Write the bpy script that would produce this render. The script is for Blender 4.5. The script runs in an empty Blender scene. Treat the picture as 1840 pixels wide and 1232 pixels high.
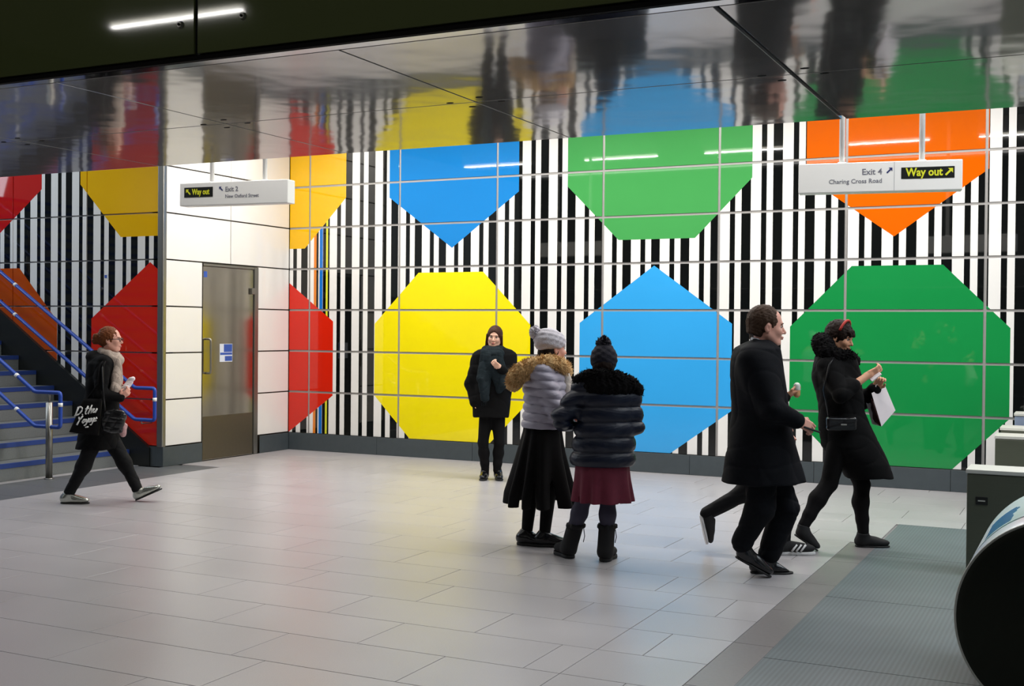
import bpy, bmesh, math, random
import numpy as np
from mathutils import Vector, Matrix

random.seed(7)
rng = np.random.default_rng(7)
SC = bpy.context.scene
COL = SC.collection

# ------------------------------------------------------------------ camera
F_PX, YAW, PITCH, ROLL, CAM_H = 2124.2156, -0.4557, -0.01093, 0.00899, 1.6
_cy, _sy, _cp, _sp = math.cos(YAW), math.sin(YAW), math.cos(PITCH), math.sin(PITCH)
_cr, _sr = math.cos(ROLL), math.sin(ROLL)
FWD = Vector((_sy*_cp, _cy*_cp, _sp))
_r0 = Vector((_cy, -_sy, 0)); _u0 = _r0.cross(FWD)
RGT = _r0*_cr + _u0*_sr
UPV = _r0*-_sr + _u0*_cr
CAM = Vector((0, 0, CAM_H))
cam_d = bpy.data.cameras.new('camera')
cam_d.sensor_width = 36.0
cam_d.lens = F_PX/1840*36.0
cam_d.clip_start = 0.05
cam = bpy.data.objects.new('camera', cam_d)
COL.objects.link(cam)
cam.matrix_world = Matrix(((RGT.x, UPV.x, -FWD.x, 0), (RGT.y, UPV.y, -FWD.y, 0), (RGT.z, UPV.z, -FWD.z, CAM_H), (0, 0, 0, 1)))
SC.camera = cam

# ------------------------------------------------------------------ world, exposure, large lights
SC.view_settings.view_transform = 'Standard'
SC.view_settings.look = 'None'
SC.view_settings.gamma = 1.0
SC.view_settings.exposure = 0.12
SC.view_settings.use_curve_mapping = False
world = bpy.data.worlds.new('world'); SC.world = world
world.use_nodes = True
world.node_tree.nodes['Background'].inputs[0].default_value = (0.62, 0.70, 0.80, 1)
world.node_tree.nodes['Background'].inputs[1].default_value = 0.25

def area(name, loc, sx, sy, power, color, rot=(0, 0, 0)):
    l = bpy.data.lights.new(name, 'AREA'); l.shape = 'RECTANGLE'
    l.size, l.size_y, l.energy, l.color = sx, sy, power, color
    o = bpy.data.objects.new(name, l); o.location = loc; o.rotation_euler = rot
    COL.objects.link(o); return o

WARM = (1.0, 0.93, 0.84); COOL = (0.80, 0.90, 1.0); NEUT = (1.0, 0.97, 0.93)
# broad fill lights added above the hall, out of view, with no known fittings
area('overhead_fill', (-4.6, 11.0, 4.44), 10.0, 0.5, 330, NEUT)
area('overhead_fill', (-4.6, 5.6, 4.44), 10.0, 0.10, 30, NEUT)
area('overhead_fill', (-11.5, 7.6, 6.1), 5.0, 4.0, 135, COOL)
area('overhead_fill', (1.6, 8.0, 4.44), 3.0, 5.0, 140, COOL)
# daylight falling down the stair on the left, plus an unseen front fill added to brighten the figures
area('stair_daylight', (-17.0, 7.5, 4.6), 3.0, 3.0, 150, COOL, (0, math.radians(-70), 0))
area('front_fill', (-2.0, 0.2, 4.2), 7.0, 0.4, 30, NEUT)

# ------------------------------------------------------------------ pixel helpers (1840 x 1232 frame)
def ray(px, py): return FWD*F_PX + RGT*(px-920) - UPV*(py-616)
def on_plane(px, py, ax, val):
    d = ray(px, py); t = (val-CAM[ax])/d[ax]; return CAM + d*t

# ------------------------------------------------------------------ materials
def lin(c):
    c = c/255.0
    return c/12.92 if c <= 0.04045 else ((c+0.055)/1.055)**2.4
def rgb(r, g, b): return (lin(r), lin(g), lin(b), 1)

class NT:
    def __init__(s, m): s.t = m.node_tree; s.n = s.t.nodes; s.l = s.t.links
    def node(s, typ, **kw):
        n = s.n.new(typ)
        for k, v in kw.items(): setattr(n, k, v)
        return n
    def put(s, inp, v):
        if hasattr(v, 'is_linked') or isinstance(v, bpy.types.NodeSocket): s.l.new(v, inp)
        else: inp.default_value = v
    def m(s, op, a, b=0.0, c=0.0):
        n = s.node('ShaderNodeMath', operation=op)
        s.put(n.inputs[0], a); s.put(n.inputs[1], b); s.put(n.inputs[2], c)
        return n.outputs[0]
    def mix(s, f, a, b):
        n = s.node('ShaderNodeMix', data_type='RGBA')
        s.put(n.inputs[0], f); s.put(n.inputs[6], a); s.put(n.inputs[7], b)
        return n.outputs[2]
    def pos(s):
        g = s.node('ShaderNodeNewGeometry'); x = s.node('ShaderNodeSeparateXYZ'); s.l.new(g.outputs['Position'], x.inputs[0]); return x.outputs

def base_mat(name):
    m = bpy.data.materials.new(name); m.use_nodes = True
    return m, NT(m), m.node_tree.nodes['Principled BSDF']

MATS = {}
def mat(name, col, rough=0.6, metal=0.0, var=0.12, scale=30.0, bump=0.0, bscale=None, spec=0.5, sheen=0.0, stretch=None, coat=0.0, emit=None, detail=4.0):
    if name in MATS: return MATS[name]
    m, t, p = base_mat(name)
    tc = t.node('ShaderNodeTexCoord'); mp = t.node('ShaderNodeMapping'); t.l.new(tc.outputs['Object'], mp.inputs[0])
    if stretch: mp.inputs['Scale'].default_value = stretch
    nz = t.node('ShaderNodeTexNoise'); nz.inputs['Scale'].default_value = scale; nz.inputs['Detail'].default_value = detail
    t.l.new(mp.outputs[0], nz.inputs['Vector'])
    f = t.m('MULTIPLY_ADD', nz.outputs['Fac'], 2*var, 1-var)
    vm = t.node('ShaderNodeVectorMath', operation='SCALE'); vm.inputs[0].default_value = col[:3]; t.l.new(f, vm.inputs['Scale'])
    t.l.new(vm.outputs[0], p.inputs['Base Color'])
    p.inputs['Roughness'].default_value = rough; p.inputs['Metallic'].default_value = metal
    p.inputs['Specular IOR Level'].default_value = spec
    p.inputs['Coat Weight'].default_value = coat
    if sheen: p.inputs['Sheen Weight'].default_value = sheen
    if bump:
        nb = t.node('ShaderNodeTexNoise'); nb.inputs['Scale'].default_value = bscale or scale; nb.inputs['Detail'].default_value = 3
        t.l.new(mp.outputs[0], nb.inputs['Vector'])
        b = t.node('ShaderNodeBump'); b.inputs['Strength'].default_value = 1.0; b.inputs['Distance'].default_value = bump
        t.l.new(nb.outputs['Fac'], b.inputs['Height']); t.l.new(b.outputs[0], p.inputs['Normal'])
    if emit:
        p.inputs['Emission Color'].default_value = emit[0]; p.inputs['Emission Strength'].default_value = emit[1]
    MATS[name] = m; return m

# glazed coloured wall panels: plain polygons of flat colour over uneven upright bars
def mural(name, shapes, accents=(), tint=(1, 1, 1, 1)):
    m, t, p = base_mat(name)
    x, y, z = t.pos()
    fr = t.m('FRACT', t.m('MULTIPLY', t.m('ADD', x, 30.0), 1/0.346))
    cr = t.node('ShaderNodeValToRGB'); cr.color_ramp.interpolation = 'CONSTANT'
    W, K = rgb(236, 234, 230), rgb(14, 16, 16)
    e = cr.color_ramp.elements
    e[0].position = 0.0; e[0].color = W; e[1].position = 0.33; e[1].color = K
    for pp, cc in ((0.50, W), (0.70, K)):
        q = e.new(pp); q.color = cc
    t.l.new(fr, cr.inputs[0])
    col = cr.outputs[0]
    for (xa, xb, c) in accents:
        f = t.m('MULTIPLY', t.m('GREATER_THAN', x, xa), t.m('LESS_THAN', x, xb))
        col = t.mix(f, col, c)
    for (kind, cx, cz, R, c) in shapes:
        ax = t.m('ABSOLUTE', t.m('SUBTRACT', x, cx)); az = t.m('ABSOLUTE', t.m('SUBTRACT', z, cz))
        if kind == 'oct':
            d = t.m('MAXIMUM', t.m('MAXIMUM', ax, az), t.m('MULTIPLY', t.m('ADD', ax, az), 0.7071)); f = t.m('LESS_THAN', d, R*0.965)
        else:
            d = t.m('MAXIMUM', t.m('MULTIPLY', ax, 1/0.80), t.m('ADD', az, t.m('MULTIPLY', ax, 0.72))); f = t.m('LESS_THAN', d, R)
        col = t.mix(f, col, c)
    nz = t.node('ShaderNodeTexNoise'); nz.inputs['Scale'].default_value = 1.3
    g = t.node('ShaderNodeNewGeometry'); t.l.new(g.outputs['Position'], nz.inputs['Vector'])
    vm = t.node('ShaderNodeVectorMath', operation='SCALE'); t.l.new(col, vm.inputs[0]); t.l.new(t.m('MULTIPLY_ADD', nz.outputs['Fac'], 0.12, 0.92), vm.inputs['Scale'])
    t.l.new(vm.outputs[0], p.inputs['Base Color'])
    p.inputs['Roughness'].default_value = 0.03; p.inputs['Specular IOR Level'].default_value = 0.55
    return m

YEL, YEL2 = rgb(247, 228, 8), rgb(236, 182, 6)
BLU, BLU2 = rgb(56, 165, 232), rgb(28, 130, 205)
GRN, GRN2 = rgb(26, 140, 70), rgb(72, 158, 84)
ORA, RED, ORA2 = rgb(222, 98, 4), rgb(214, 36, 14), rgb(196, 78, 10)
SHR = 1.135
M_MURAL = mural('glazed_mural_panel', [
    ('hex', -9.74, 1.21, SHR, RED), ('oct', -9.74, 3.74, SHR, YEL2),
    ('oct', -7.10, 1.21, SHR, YEL), ('hex', -7.08, 3.74, SHR, BLU2),
    ('hex', -4.46, 1.21, SHR, BLU), ('oct', -4.44, 3.74, SHR, GRN2),
    ('oct', -1.82, 1.21, SHR, GRN), ('hex', -1.85, 3.74, SHR, ORA),
    ('hex', 0.82, 1.21, SHR, RED), ('oct', 0.82, 3.74, SHR, BLU)],
    [(-9.14, -9.10, rgb(226, 130, 40)), (-9.05, -9.00, rgb(20, 110, 200)), (-8.95, -8.92, rgb(220, 220, 60))])
M_MURAL_L = mural('glazed_mural_panel_left', [
    ('hex', -9.74, 1.21, SHR, RED), ('oct', -9.74, 3.74, SHR, YEL2),
    ('oct', -12.30, 1.21, SHR, ORA2), ('hex', -12.38, 3.74, SHR, rgb(190, 22, 16)),
    ('hex', -15.0, 1.21, SHR, BLU), ('oct', -15.0, 3.74, SHR, GRN2)])
M_WHITE = mat('white_glass_panel', rgb(236, 233, 228), 0.10, var=0.02, scale=2)
M_JOINT = mat('brushed_joint_metal', rgb(166, 163, 160), 0.4, 0.3, var=0.05)
M_DJOINT = mat('dark_joint', rgb(62, 58, 50), 0.5, 0.3, var=0.05)
M_STEEL = mat('brushed_steel', rgb(150, 148, 142), 0.32, 0.9, var=0.10, scale=60, stretch=(1, 1, 0.05))
M_DOOR = mat('door_steel', rgb(176, 170, 158), 0.16, 1.0, var=0.06, scale=8, bump=0.0006, bscale=4, stretch=(1, 1, 0.3))
M_KICK = mat('kick_plate_steel', rgb(112, 104, 88), 0.4, 0.8, var=0.06)
M_SKIRT = mat('slate_skirting', rgb(66, 74, 78), 0.45, var=0.15, scale=14)
M_BLACK = mat('black_stone', rgb(22, 25, 24), 0.4, var=0.2, scale=20)
M_BLUE = mat('blue_paint', rgb(38, 74, 168), 0.3, var=0.04)
M_STONE = mat('grey_step_stone', rgb(112, 116, 116), 0.55, var=0.15, scale=60)
M_NOSE = mat('blue_nosing_rubber', rgb(36, 62, 130), 0.5, var=0.1)
M_DTILE = mat('dark_floor_tile', rgb(92, 94, 96), 0.35, var=0.15, scale=40)
M_GROUT = mat('tile_grout', rgb(140, 137, 136), 0.7, var=0.1)
M_SIGN = mat('sign_white_enamel', rgb(244, 243, 240), 0.35, var=0.01)
M_SIGNK = mat('sign_black', rgb(12, 14, 12), 0.4, var=0.05)
M_SIGNY = mat('sign_yellow', rgb(222, 224, 40), 0.5, var=0.02)
M_SIGNT = mat('sign_grey_text', rgb(120, 120, 132), 0.5, var=0.02)
M_SIGNB = mat('sign_blue_text', rgb(40, 50, 110), 0.5, var=0.02)
M_PLASTER = mat('plaster_ceiling', rgb(190, 190, 186), 0.9, var=0.05, scale=3)
M_DARKW = mat('dark_wall', rgb(46, 48, 44), 0.8, var=0.1, scale=3)
M_LAMP = mat('lamp_tube', rgb(255, 250, 235), 0.5, var=0.0, emit=((1, 0.96, 0.86, 1), 5.0))

def soffit_mat():
    m, t, p = base_mat('polished_soffit_metal')
    g = t.node('ShaderNodeNewGeometry'); mp = t.node('ShaderNodeMapping'); t.l.new(g.outputs['Position'], mp.inputs[0])
    mp.inputs['Scale'].default_value = (1, 1, 1)
    nz = t.node('ShaderNodeTexNoise'); nz.inputs['Scale'].default_value = 5.0; nz.inputs['Detail'].default_value = 1.5
    t.l.new(mp.outputs[0], nz.inputs['Vector'])
    b = t.node('ShaderNodeBump'); b.inputs['Strength'].default_value = 1.0; b.inputs['Distance'].default_value = 0.0011
    t.l.new(nz.outputs['Fac'], b.inputs['Height']); t.l.new(b.outputs[0], p.inputs['Normal'])
    p.inputs['Base Color'].default_value = rgb(196, 193, 190); p.inputs['Metallic'].default_value = 0.62
    p.inputs['Roughness'].default_value = 0.07
    return m
M_SOFFIT = soffit_mat()

def fascia_mat():
    m, t, p = base_mat('dark_green_glass')
    p.inputs['Base Color'].default_value = rgb(74, 82, 50); p.inputs['Roughness'].default_value = 0.04
    p.inputs['Specular IOR Level'].default_value = 0.6
    return m
M_FASCIA = fascia_mat()

def tile_mat():
    m, t, p = base_mat('terrazzo_tile')
    g = t.node('ShaderNodeNewGeometry')
    oi = t.node('ShaderNodeObjectInfo')
    n1 = t.node('ShaderNodeTexNoise'); n1.inputs['Scale'].default_value = 160; n1.inputs['Detail'].default_value = 2
    n2 = t.node('ShaderNodeTexNoise'); n2.inputs['Scale'].default_value = 2.2; n2.inputs['Detail'].default_value = 5
    t.l.new(g.outputs['Position'], n1.inputs['Vector']); t.l.new(g.outputs['Position'], n2.inputs['Vector'])
    f = t.m('ADD', t.m('MULTIPLY_ADD', n1.outputs['Fac'], 0.22, 0.80), t.m('MULTIPLY_ADD', n2.outputs['Fac'], 0.16, 0.0))
    f = t.m('ADD', f, t.m('MULTIPLY_ADD', oi.outputs['Random'], 0.06, -0.08))
    vm = t.node('ShaderNodeVectorMath', operation='SCALE'); vm.inputs[0].default_value = rgb(174, 171, 173)[:3]; t.l.new(f, vm.inputs['Scale'])
    t.l.new(vm.outputs[0], p.inputs['Base Color'])
    t.l.new(t.m('MULTIPLY_ADD', n2.outputs['Fac'], 0.10, 0.27), p.inputs['Roughness'])
    p.inputs['Specular IOR Level'].default_value = 0.6
    return m
M_TILE = tile_mat()

def mat_ribbed():
    m, t, p = base_mat('ribbed_entrance_mat')
    x, y, z = t.pos()
    fr = t.m('FRACT', t.m('MULTIPLY', t.m('ADD', x, 10.0), 1/0.024))
    tri = t.m('ABSOLUTE', t.m('SUBTRACT', fr, 0.5))
    f = t.m('MULTIPLY_ADD', tri, 0.55, 0.72)
    nz = t.node('ShaderNodeTexNoise'); nz.inputs['Scale'].default_value = 3.0
    g = t.node('ShaderNodeNewGeometry'); t.l.new(g.outputs['Position'], nz.inputs['Vector'])
    f = t.m('MULTIPLY', f, t.m('MULTIPLY_ADD', nz.outputs['Fac'], 0.3, 0.85))
    vm = t.node('ShaderNodeVectorMath', operation='SCALE'); vm.inputs[0].default_value = rgb(98, 108, 112)[:3]; t.l.new(f, vm.inputs['Scale'])
    t.l.new(vm.outputs[0], p.inputs['Base Color']); p.inputs['Roughness'].default_value = 0.5
    return m
M_MAT = mat_ribbed()

# ------------------------------------------------------------------ objects
def root(name, label, cat, loc=(0, 0, 0), rz=0.0, group=None):
    o = bpy.data.objects.new(name, None); COL.objects.link(o)
    o.empty_display_size = 0.1
    o.location = loc; o.rotation_euler = (0, 0, rz); o['label'] = label; o['category'] = cat
    if group: o['group'] = group
    return o
def tag(o, label, cat, group=None):
    o['label'] = label; o['category'] = cat
    if group: o['group'] = group
    return o
def link(name, me, m, parent=None, label=None):
    o = bpy.data.objects.new(name, me)
    if m is not None and not me.materials: me.materials.append(m)
    COL.objects.link(o)
    if parent is not None: o.parent = parent
    if label: o['label'] = label
    return o
def bx(bm, lo, hi, bev=0.0):
    r = bmesh.ops.create_cube(bm, size=1)
    vs = r['verts']
    for v in vs:
        v.co = Vector([lo[i]+(v.co[i]+0.5)*(hi[i]-lo[i]) for i in range(3)])
    if bev:
        es = list({e for v in vs for e in v.link_edges})
        bmesh.ops.bevel(bm, geom=es, offset=bev, segments=2, affect='EDGES', profile=0.5)
    return vs
def done(bm, name, m, parent=None, label=None, smooth=False):
    bmesh.ops.recalc_face_normals(bm, faces=bm.faces)
    me = bpy.data.meshes.new(name); bm.to_mesh(me); bm.free()
    if smooth:
        for p in me.polygons: p.use_smooth = True
    return link(name, me, m, parent, label)
def box(name, lo, hi, m, parent=None, bev=0.0, label=None):
    bm = bmesh.new(); bx(bm, lo, hi, bev); return done(bm, name, m, parent, label)
def structure(o): o['kind'] = 'structure'; return o
def tube_bm(bm, pts, r, seg=10, closed=False):
    pts = [Vector(p) for p in pts]; n = len(pts); rings = []
    rr = r if isinstance(r, (list, tuple)) else [r]*n
    prev = None
    for i, p in enumerate(pts):
        if closed: tdir = (pts[(i+1) % n]-pts[i-1]).normalized()
        else: tdir = (pts[min(i+1, n-1)]-pts[max(i-1, 0)]).normalized()
        if prev is None:
            a = Vector((0, 0, 1)) if abs(tdir.z) < 0.9 else Vector((1, 0, 0))
            u = tdir.cross(a).normalized()
        else: u = (prev-tdir*prev.dot(tdir)).normalized()
        prev = u; v = tdir.cross(u)
        rings.append([bm.verts.new(p+(u*math.cos(2*math.pi*k/seg)+v*math.sin(2*math.pi*k/seg))*rr[i]) for k in range(seg)])
    for i in range(n if closed else n-1):
        a, b = rings[i], rings[(i+1) % n]
        for k in range(seg): bm.faces.new((a[k], a[(k+1) % seg], b[(k+1) % seg], b[k]))
    if not closed:
        bm.faces.new(rings[0][::-1]); bm.faces.new(rings[-1])
def bend(pts, rad=0.05, n=5):
    pts = [Vector(p) for p in pts]; out = [pts[0]]
    for i in range(1, len(pts)-1):
        a, b, c = pts[i-1], pts[i], pts[i+1]
        u = (a-b).normalized(); v = (c-b).normalized()
        p0 = b+u*rad; p1 = b+v*rad
        for k in range(n+1):
            s = k/n; out.append(p0*(1-s)**2+b*2*s*(1-s)+p1*s*s)
    out.append(pts[-1]); return out
def tube(name, pts, r, m, parent=None, seg=12, closed=False):
    bm = bmesh.new(); tube_bm(bm, pts, r, seg, closed); return done(bm, name, m, parent, smooth=True)
def text(name, s, size, m, parent, mw, off=0.0, shear=0.0, align='LEFT', ext=0.0008, label=None, sx=1.0):
    c = bpy.data.curves.new(name, 'FONT'); c.body = s; c.size = size; c.offset = off; c.shear = shear
    c.align_x = align; c.extrude = ext; c.resolution_u = 2
    o = bpy.data.objects.new(name, c); COL.objects.link(o)
    me = bpy.data.meshes.new_from_object(o.evaluated_get(bpy.context.evaluated_depsgraph_get()))
    bpy.data.objects.remove(o)
    me.transform(mw @ Matrix.Diagonal((sx, 1, 1, 1)))
    me.materials.clear()
    return link(name, me, m, parent, label)

YB, YL, XW = 12.744, 10.391, -9.532      # back wall, left wall, white side wall
Z0, PH, PW, X0 = 0.2275, 0.5369, 1.37433, -9.21138
HC = 4.55                                # hall ceiling
ZS = 2.38                                # soffit underside

# ================================================================== SETTING
floor = structure(box('floor', (-19, -8, -0.2), (8, YB+0.3, -0.012), M_GROUT))
def tile(x0, x1, y0, y1, m, parent, nm='tile', z=0.0, g=0.0022):
    if x1-x0 < 0.03 or y1-y0 < 0.03: return
    box(nm, (x0+g, y0+g, -0.012), (x1-g, y1-g, z), m, parent, bev=0.0015)
y = 2.695; row = 0
while y < YB-0.03:
    y1 = min(y+0.47, YB-0.02)
    segs = [(y, y1)]
    if y < 10.33 < y1: segs = [(y, 10.33), (10.33, y1)]
    for (ya, yb) in segs:
        ym = (ya+yb)/2
        xr = -1.64 if ym < 9.27 else (-1.45 if ym < 10.33 else 0.9)
        xl = -8.95 if ym < 10.6 else XW+0.02
        xs = [xl]; x = -9.4+[0, 0.42, 0.85, 0.21][row % 4]
        while x < xr-0.12:
            if x > xl+0.12: xs.append(x)
            x += 0.94
        if ym < 9.27:
            xs = [v for v in xs if abs(v+2.21) > 0.12]+[-2.21]; xs.sort()
        xs.append(xr)
        for a, b in zip(xs, xs[1:]): tile(a, b, ya, yb, M_TILE, floor)
    y = y1; row += 1
k = 0; y = 3.7
while y < 10.59:                                          # dark border before the stair
    y1 = min(y+0.6, 10.6); x1 = -8.95
    tile(-9.86 if y1 < 10.35 else XW+0.02, x1, y, y1, M_DTILE, floor, 'border_tile'); y = y1
y = 3.7
while y < 10.3:
    y1 = min(y+0.6, 10.36); tile(-9.99, -9.86, y, y1, M_TILE, floor, 'edge_tile'); y = y1
M_STRIP = mat('brown_grey_edge_stone', rgb(120, 116, 116), 0.4, var=0.12, scale=50)
y = 2.695
while y < 9.26:                                           # stone strip beside the mat
    y1 = min(y+0.82, 9.275); tile(-1.64, -1.43, y, y1, M_STRIP, floor, 'edge_stone'); y = y1
y = 1.2
mk = 0
while y < 10.32:
    y1 = min(y+1.52, 10.33)
    box('mat_section', (-1.43, y+0.003, -0.012), (4.0, y1-0.003, 0.001), M_MAT, floor); y = y1
box('concrete_screed', (-1.64, -7.9, -0.012), (4.0, 1.2, -0.002), M_STRIP, floor)

wall_back = structure(box('wall_back', (XW, YB+0.009, 0), (8, YB+0.3, HC), M_JOINT))
wall_left = structure(box('wall_left', (-19, YL+0.024, 0), (XW-0.024, YL+0.2, HC+2), M_JOINT))
wall_side = structure(box('wall_side', (XW-0.2, YL+0.024, 0), (XW-0.024, YB+0.3, HC), M_DJOINT))
wall_right = structure(box('wall_right', (5.6, -8, 0), (5.8, YB+0.3, HC), M_PLASTER))
wall_front = structure(box('wall_front', (-19, -8.2, 0), (8, -8, HC), M_DARKW))
wall_stair = structure(box('wall_stair', (-19, 3.3, 0), (-10.2, 3.5, HC+2), M_PLASTER))
wall_rear_left = structure(box('wall_rear_left', (-10.4, -8, 0), (-10.2, 3.5, HC), M_DARKW))
ceiling = structure(box('ceiling', (-10.4, -8, HC), (8, YB+0.3, HC+0.15), M_PLASTER))

def panel(name, lo, hi, m, parent): return box(name, lo, hi, m, parent, bev=0.002)
G = 0.013
for i in range(-1, 11):                                   # mural panels, eight courses
    xa = XW if i == -1 else X0+i*PW
    xb = min(X0+(i+1)*PW, 5.6)
    for j in range(8):
        za, zb = Z0+j*PH, min(Z0+(j+1)*PH, HC)
        panel('panel', (xa+G*(i > -1)+0.002, YB, za+G*(j > 0)), (xb-G, YB+0.009, zb-G), M_MURAL, wall_back)
# joint covers: a slim dark line runs in each joint
LX = [-15.2, -14.1, -12.96, -11.96, -10.73, XW-0.03]
for xa, xb in zip(LX, LX[1:]):
    for j in range(12):
        za, zb = Z0+j*PH, Z0+(j+1)*PH
        if zb > HC+1.9: break
        panel('panel', (xa+0.007, YL, za+0.008), (xb-0.007, YL+0.024, zb-0.008), M_MURAL_L, wall_left)
DY0, DY1, DZ = 11.045, 12.08, Z0+4*PH
for j in range(8):
    za, zb = Z0+j*PH, min(Z0+(j+1)*PH, HC)
    spans = [(YL+0.03, DY0), (DY1, YB-0.004)] if j < 4 else [(YL+0.03, 11.557), (11.557, YB-0.004)]
    for a, b in spans:
        panel('panel', (XW-0.024, a+0.008, za+0.008), (XW, b-0.008, zb-0.008), M_WHITE, wall_side)
# steel corner post
corner = structure(box('trim_1', (XW-0.075, YL-0.03, 0.22), (XW+0.012, YL+0.034, HC), M_STEEL, None, 0.012))
# skirtings, in lengths
base_b = structure(box('baseboard_back', (XW, YB-0.012, 0), (5.6, YB+0.02, Z0-0.004), M_BLACK))
x = XW+0.02
while x < 5.5:
    x1 = min(x+PW, 5.58); box('skirting_slab', (x+0.002, YB-0.022, 0.001), (x1-0.002, YB-0.011, Z0-0.006), M_SKIRT, base_b, 0.002); x = x1
base_s = structure(box('baseboard_side', (XW-0.02, YL-0.0, 0), (XW+0.012, DY0-0.01, Z0-0.004), M_BLACK))
box('skirting_slab', (XW+0.011, YL-0.02, 0.001), (XW+0.021, DY0-0.012, Z0-0.006), M_SKIRT, base_s, 0.002)
box('skirting_slab', (XW+0.011, DY1+0.04, 0.001), (XW+0.021, YB-0.024, Z0-0.006), M_SKIRT, base_s, 0.002)
# left skirting with the raking stone beside the stair
base_l = structure(box('baseboard_left', (-9.98, YL-0.022, 0), (XW+0.02, YL+0.0, Z0), M_SKIRT))
bm = bmesh.new()
def rake(X): return 0.245+0.635*(-9.76-X)
poly = [(-9.70, 0.0), (-9.70, 0.21), (-9.80, 0.275), (-10.607, 0.80), (-11.956, 1.665), (-16.5, rake(-16.5)), (-16.5, rake(-16.5)-1.0), (-12.2, 0.4), (-10.9, 0.0)]
fr_ = [bm.verts.new((a, YL-0.045, b)) for a, b in poly]; bk_ = [bm.verts.new((a, YL-0.001, b)) for a, b in poly]
bm.faces.new(fr_); bm.faces.new(bk_[::-1])
for q in range(len(poly)): bm.faces.new((fr_[q], fr_[(q+1) % len(poly)], bk_[(q+1) % len(poly)], bk_[q]))
rk = done(bm, 'raking_stone', M_BLACK, base_l)

# door
door = structure(box('door_1', (XW-0.03, DY0+0.012, 0.004), (XW-0.004, DY1-0.075, DZ-0.045), M_DOOR, None, 0.002))
box('door_frame', (XW-0.035, DY1-0.068, 0.0), (XW+0.012, DY1+0.006, DZ-0.012), M_STEEL, door, 0.003)
box('door_frame', (XW-0.035, DY0+0.012, DZ-0.04), (XW+0.006, DY1-0.068, DZ-0.012), M_STEEL, door, 0.003)
box('kick_plate', (XW-0.004, DY0+0.02, 0.012), (XW-0.001, DY1-0.085, 0.53), M_KICK, door, label='dull kick plate')
box('door_closer', (XW-0.004, DY1-0.14, 2.02), (XW+0.03, DY1-0.08, 2.1), M_STEEL, door, 0.004)
hy = DY0+0.085
tube('door_handle', bend([(XW-0.004, hy, 1.05), (XW+0.06, hy, 1.05), (XW+0.06, hy, 1.46), (XW-0.004, hy, 1.46)], 0.03), 0.013, M_STEEL, door)
M_BLUSTK = mat('blue_sticker', rgb(48, 84, 170), 0.5, var=0.03); M_WHSTK = mat('white_sticker', rgb(214, 220, 232), 0.5, var=0.03)
st = box('door_notice', (XW-0.004, 11.365, 1.18), (XW-0.002, 11.60, 1.40), M_WHSTK, door, label='blue and white door notice')
box('notice_field', (XW-0.002, 11.44, 1.30), (XW-0.0012, 11.595, 1.395), M_BLUSTK, st)
box('notice_field', (XW-0.002, 11.372, 1.265), (XW-0.0012, 11.595, 1.293), M_BLUSTK, st)
box('notice_field', (XW-0.002, 11.46, 1.19), (XW-0.0012, 11.595, 1.25), M_BLUSTK, st)
box('door_notice', (XW-0.004, 11.07, 2.2), (XW-0.002, 11.13, 2.27), M_BLUSTK, door)
sm = box('wall_marker', (-10.44, YL-0.004, 2.17), (-10.405, YL, 2.205), M_BLUSTK, wall_left)
box('wall_marker', (-10.4, YL-0.004, 2.165), (-10.385, YL, 2.215), M_WHSTK, wall_left)

# ---- bulkhead: polished panels below, dark green glass in front
bulk = structure(box('trim_2', (-10.2, 2.70, ZS+0.012), (5.6, 4.40, HC), M_BLACK))
SX = [-0.82-1.085*k for k in range(9, -1, -1)]+[-0.82+1.085*k for k in range(1, 6)]
SX = [-10.15 if v < -10.15 else v for v in SX if v > -11]
for a, b in zip(SX, SX[1:]+[5.58]):
    for (ya, yb) in ((2.765, 3.588), (3.588, 4.41)):
        g = 0.008 if abs(a+0.82) < 0.01 else 0.0035; g2 = 0.008 if abs(b+0.82) < 0.01 else 0.0035
        box('soffit_panel', (a+g, ya+0.0035, ZS), (b-g2, yb-0.0035, ZS+0.011), M_SOFFIT, bulk, bev=0.001)
M_SLOT = mat('black_slot', rgb(6, 6, 6), 0.7, spec=0.1)
for a in SX[1:]:
    for sx, sy in ((-0.09, -0.02), (0.09, 0.02), (-0.02-0.03, 0.07), (0.05, -0.07)):
        bm = bmesh.new(); r = bmesh.ops.create_cone(bm, cap_ends=True, segments=10, radius1=0.011, radius2=0.011, depth=0.0012)
        for v in r['verts']: v.co.x *= 1.25; v.co.y *= 0.7; v.co += Vector((a+sx, 3.588+sy, ZS-0.0004))
        done(bm, 'fixing_slot', M_SLOT, bulk)
M_MIRR = mat('polished_edge_strip', rgb(200, 200, 200), 0.05, 1.0, var=0.0)
box('edge_strip', (-10.15, 2.716, ZS-0.001), (5.58, 2.758, ZS+0.011), M_MIRR, bulk, label='polished steel edge strip')
box('edge_frame', (-10.15, 2.698, ZS-0.001), (5.58, 2.712, ZS+0.014), M_SLOT, bulk, label='black lower frame')
JX = -2.353
cuts = [-10.15]+[JX-1.9*k for k in range(4, 0, -1)]+[JX+1.9*k for k in range(0, 5)]
for a, b in zip([c for c in cuts if c >= -10.15], [c for c in cuts if c >= -10.15][1:]+[5.58]):
    box('glass_panel', (a+0.006, 2.690, ZS+0.016), (b-0.006, 2.699, HC-0.02), M_FASCIA, bulk, bev=0.002)
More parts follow.
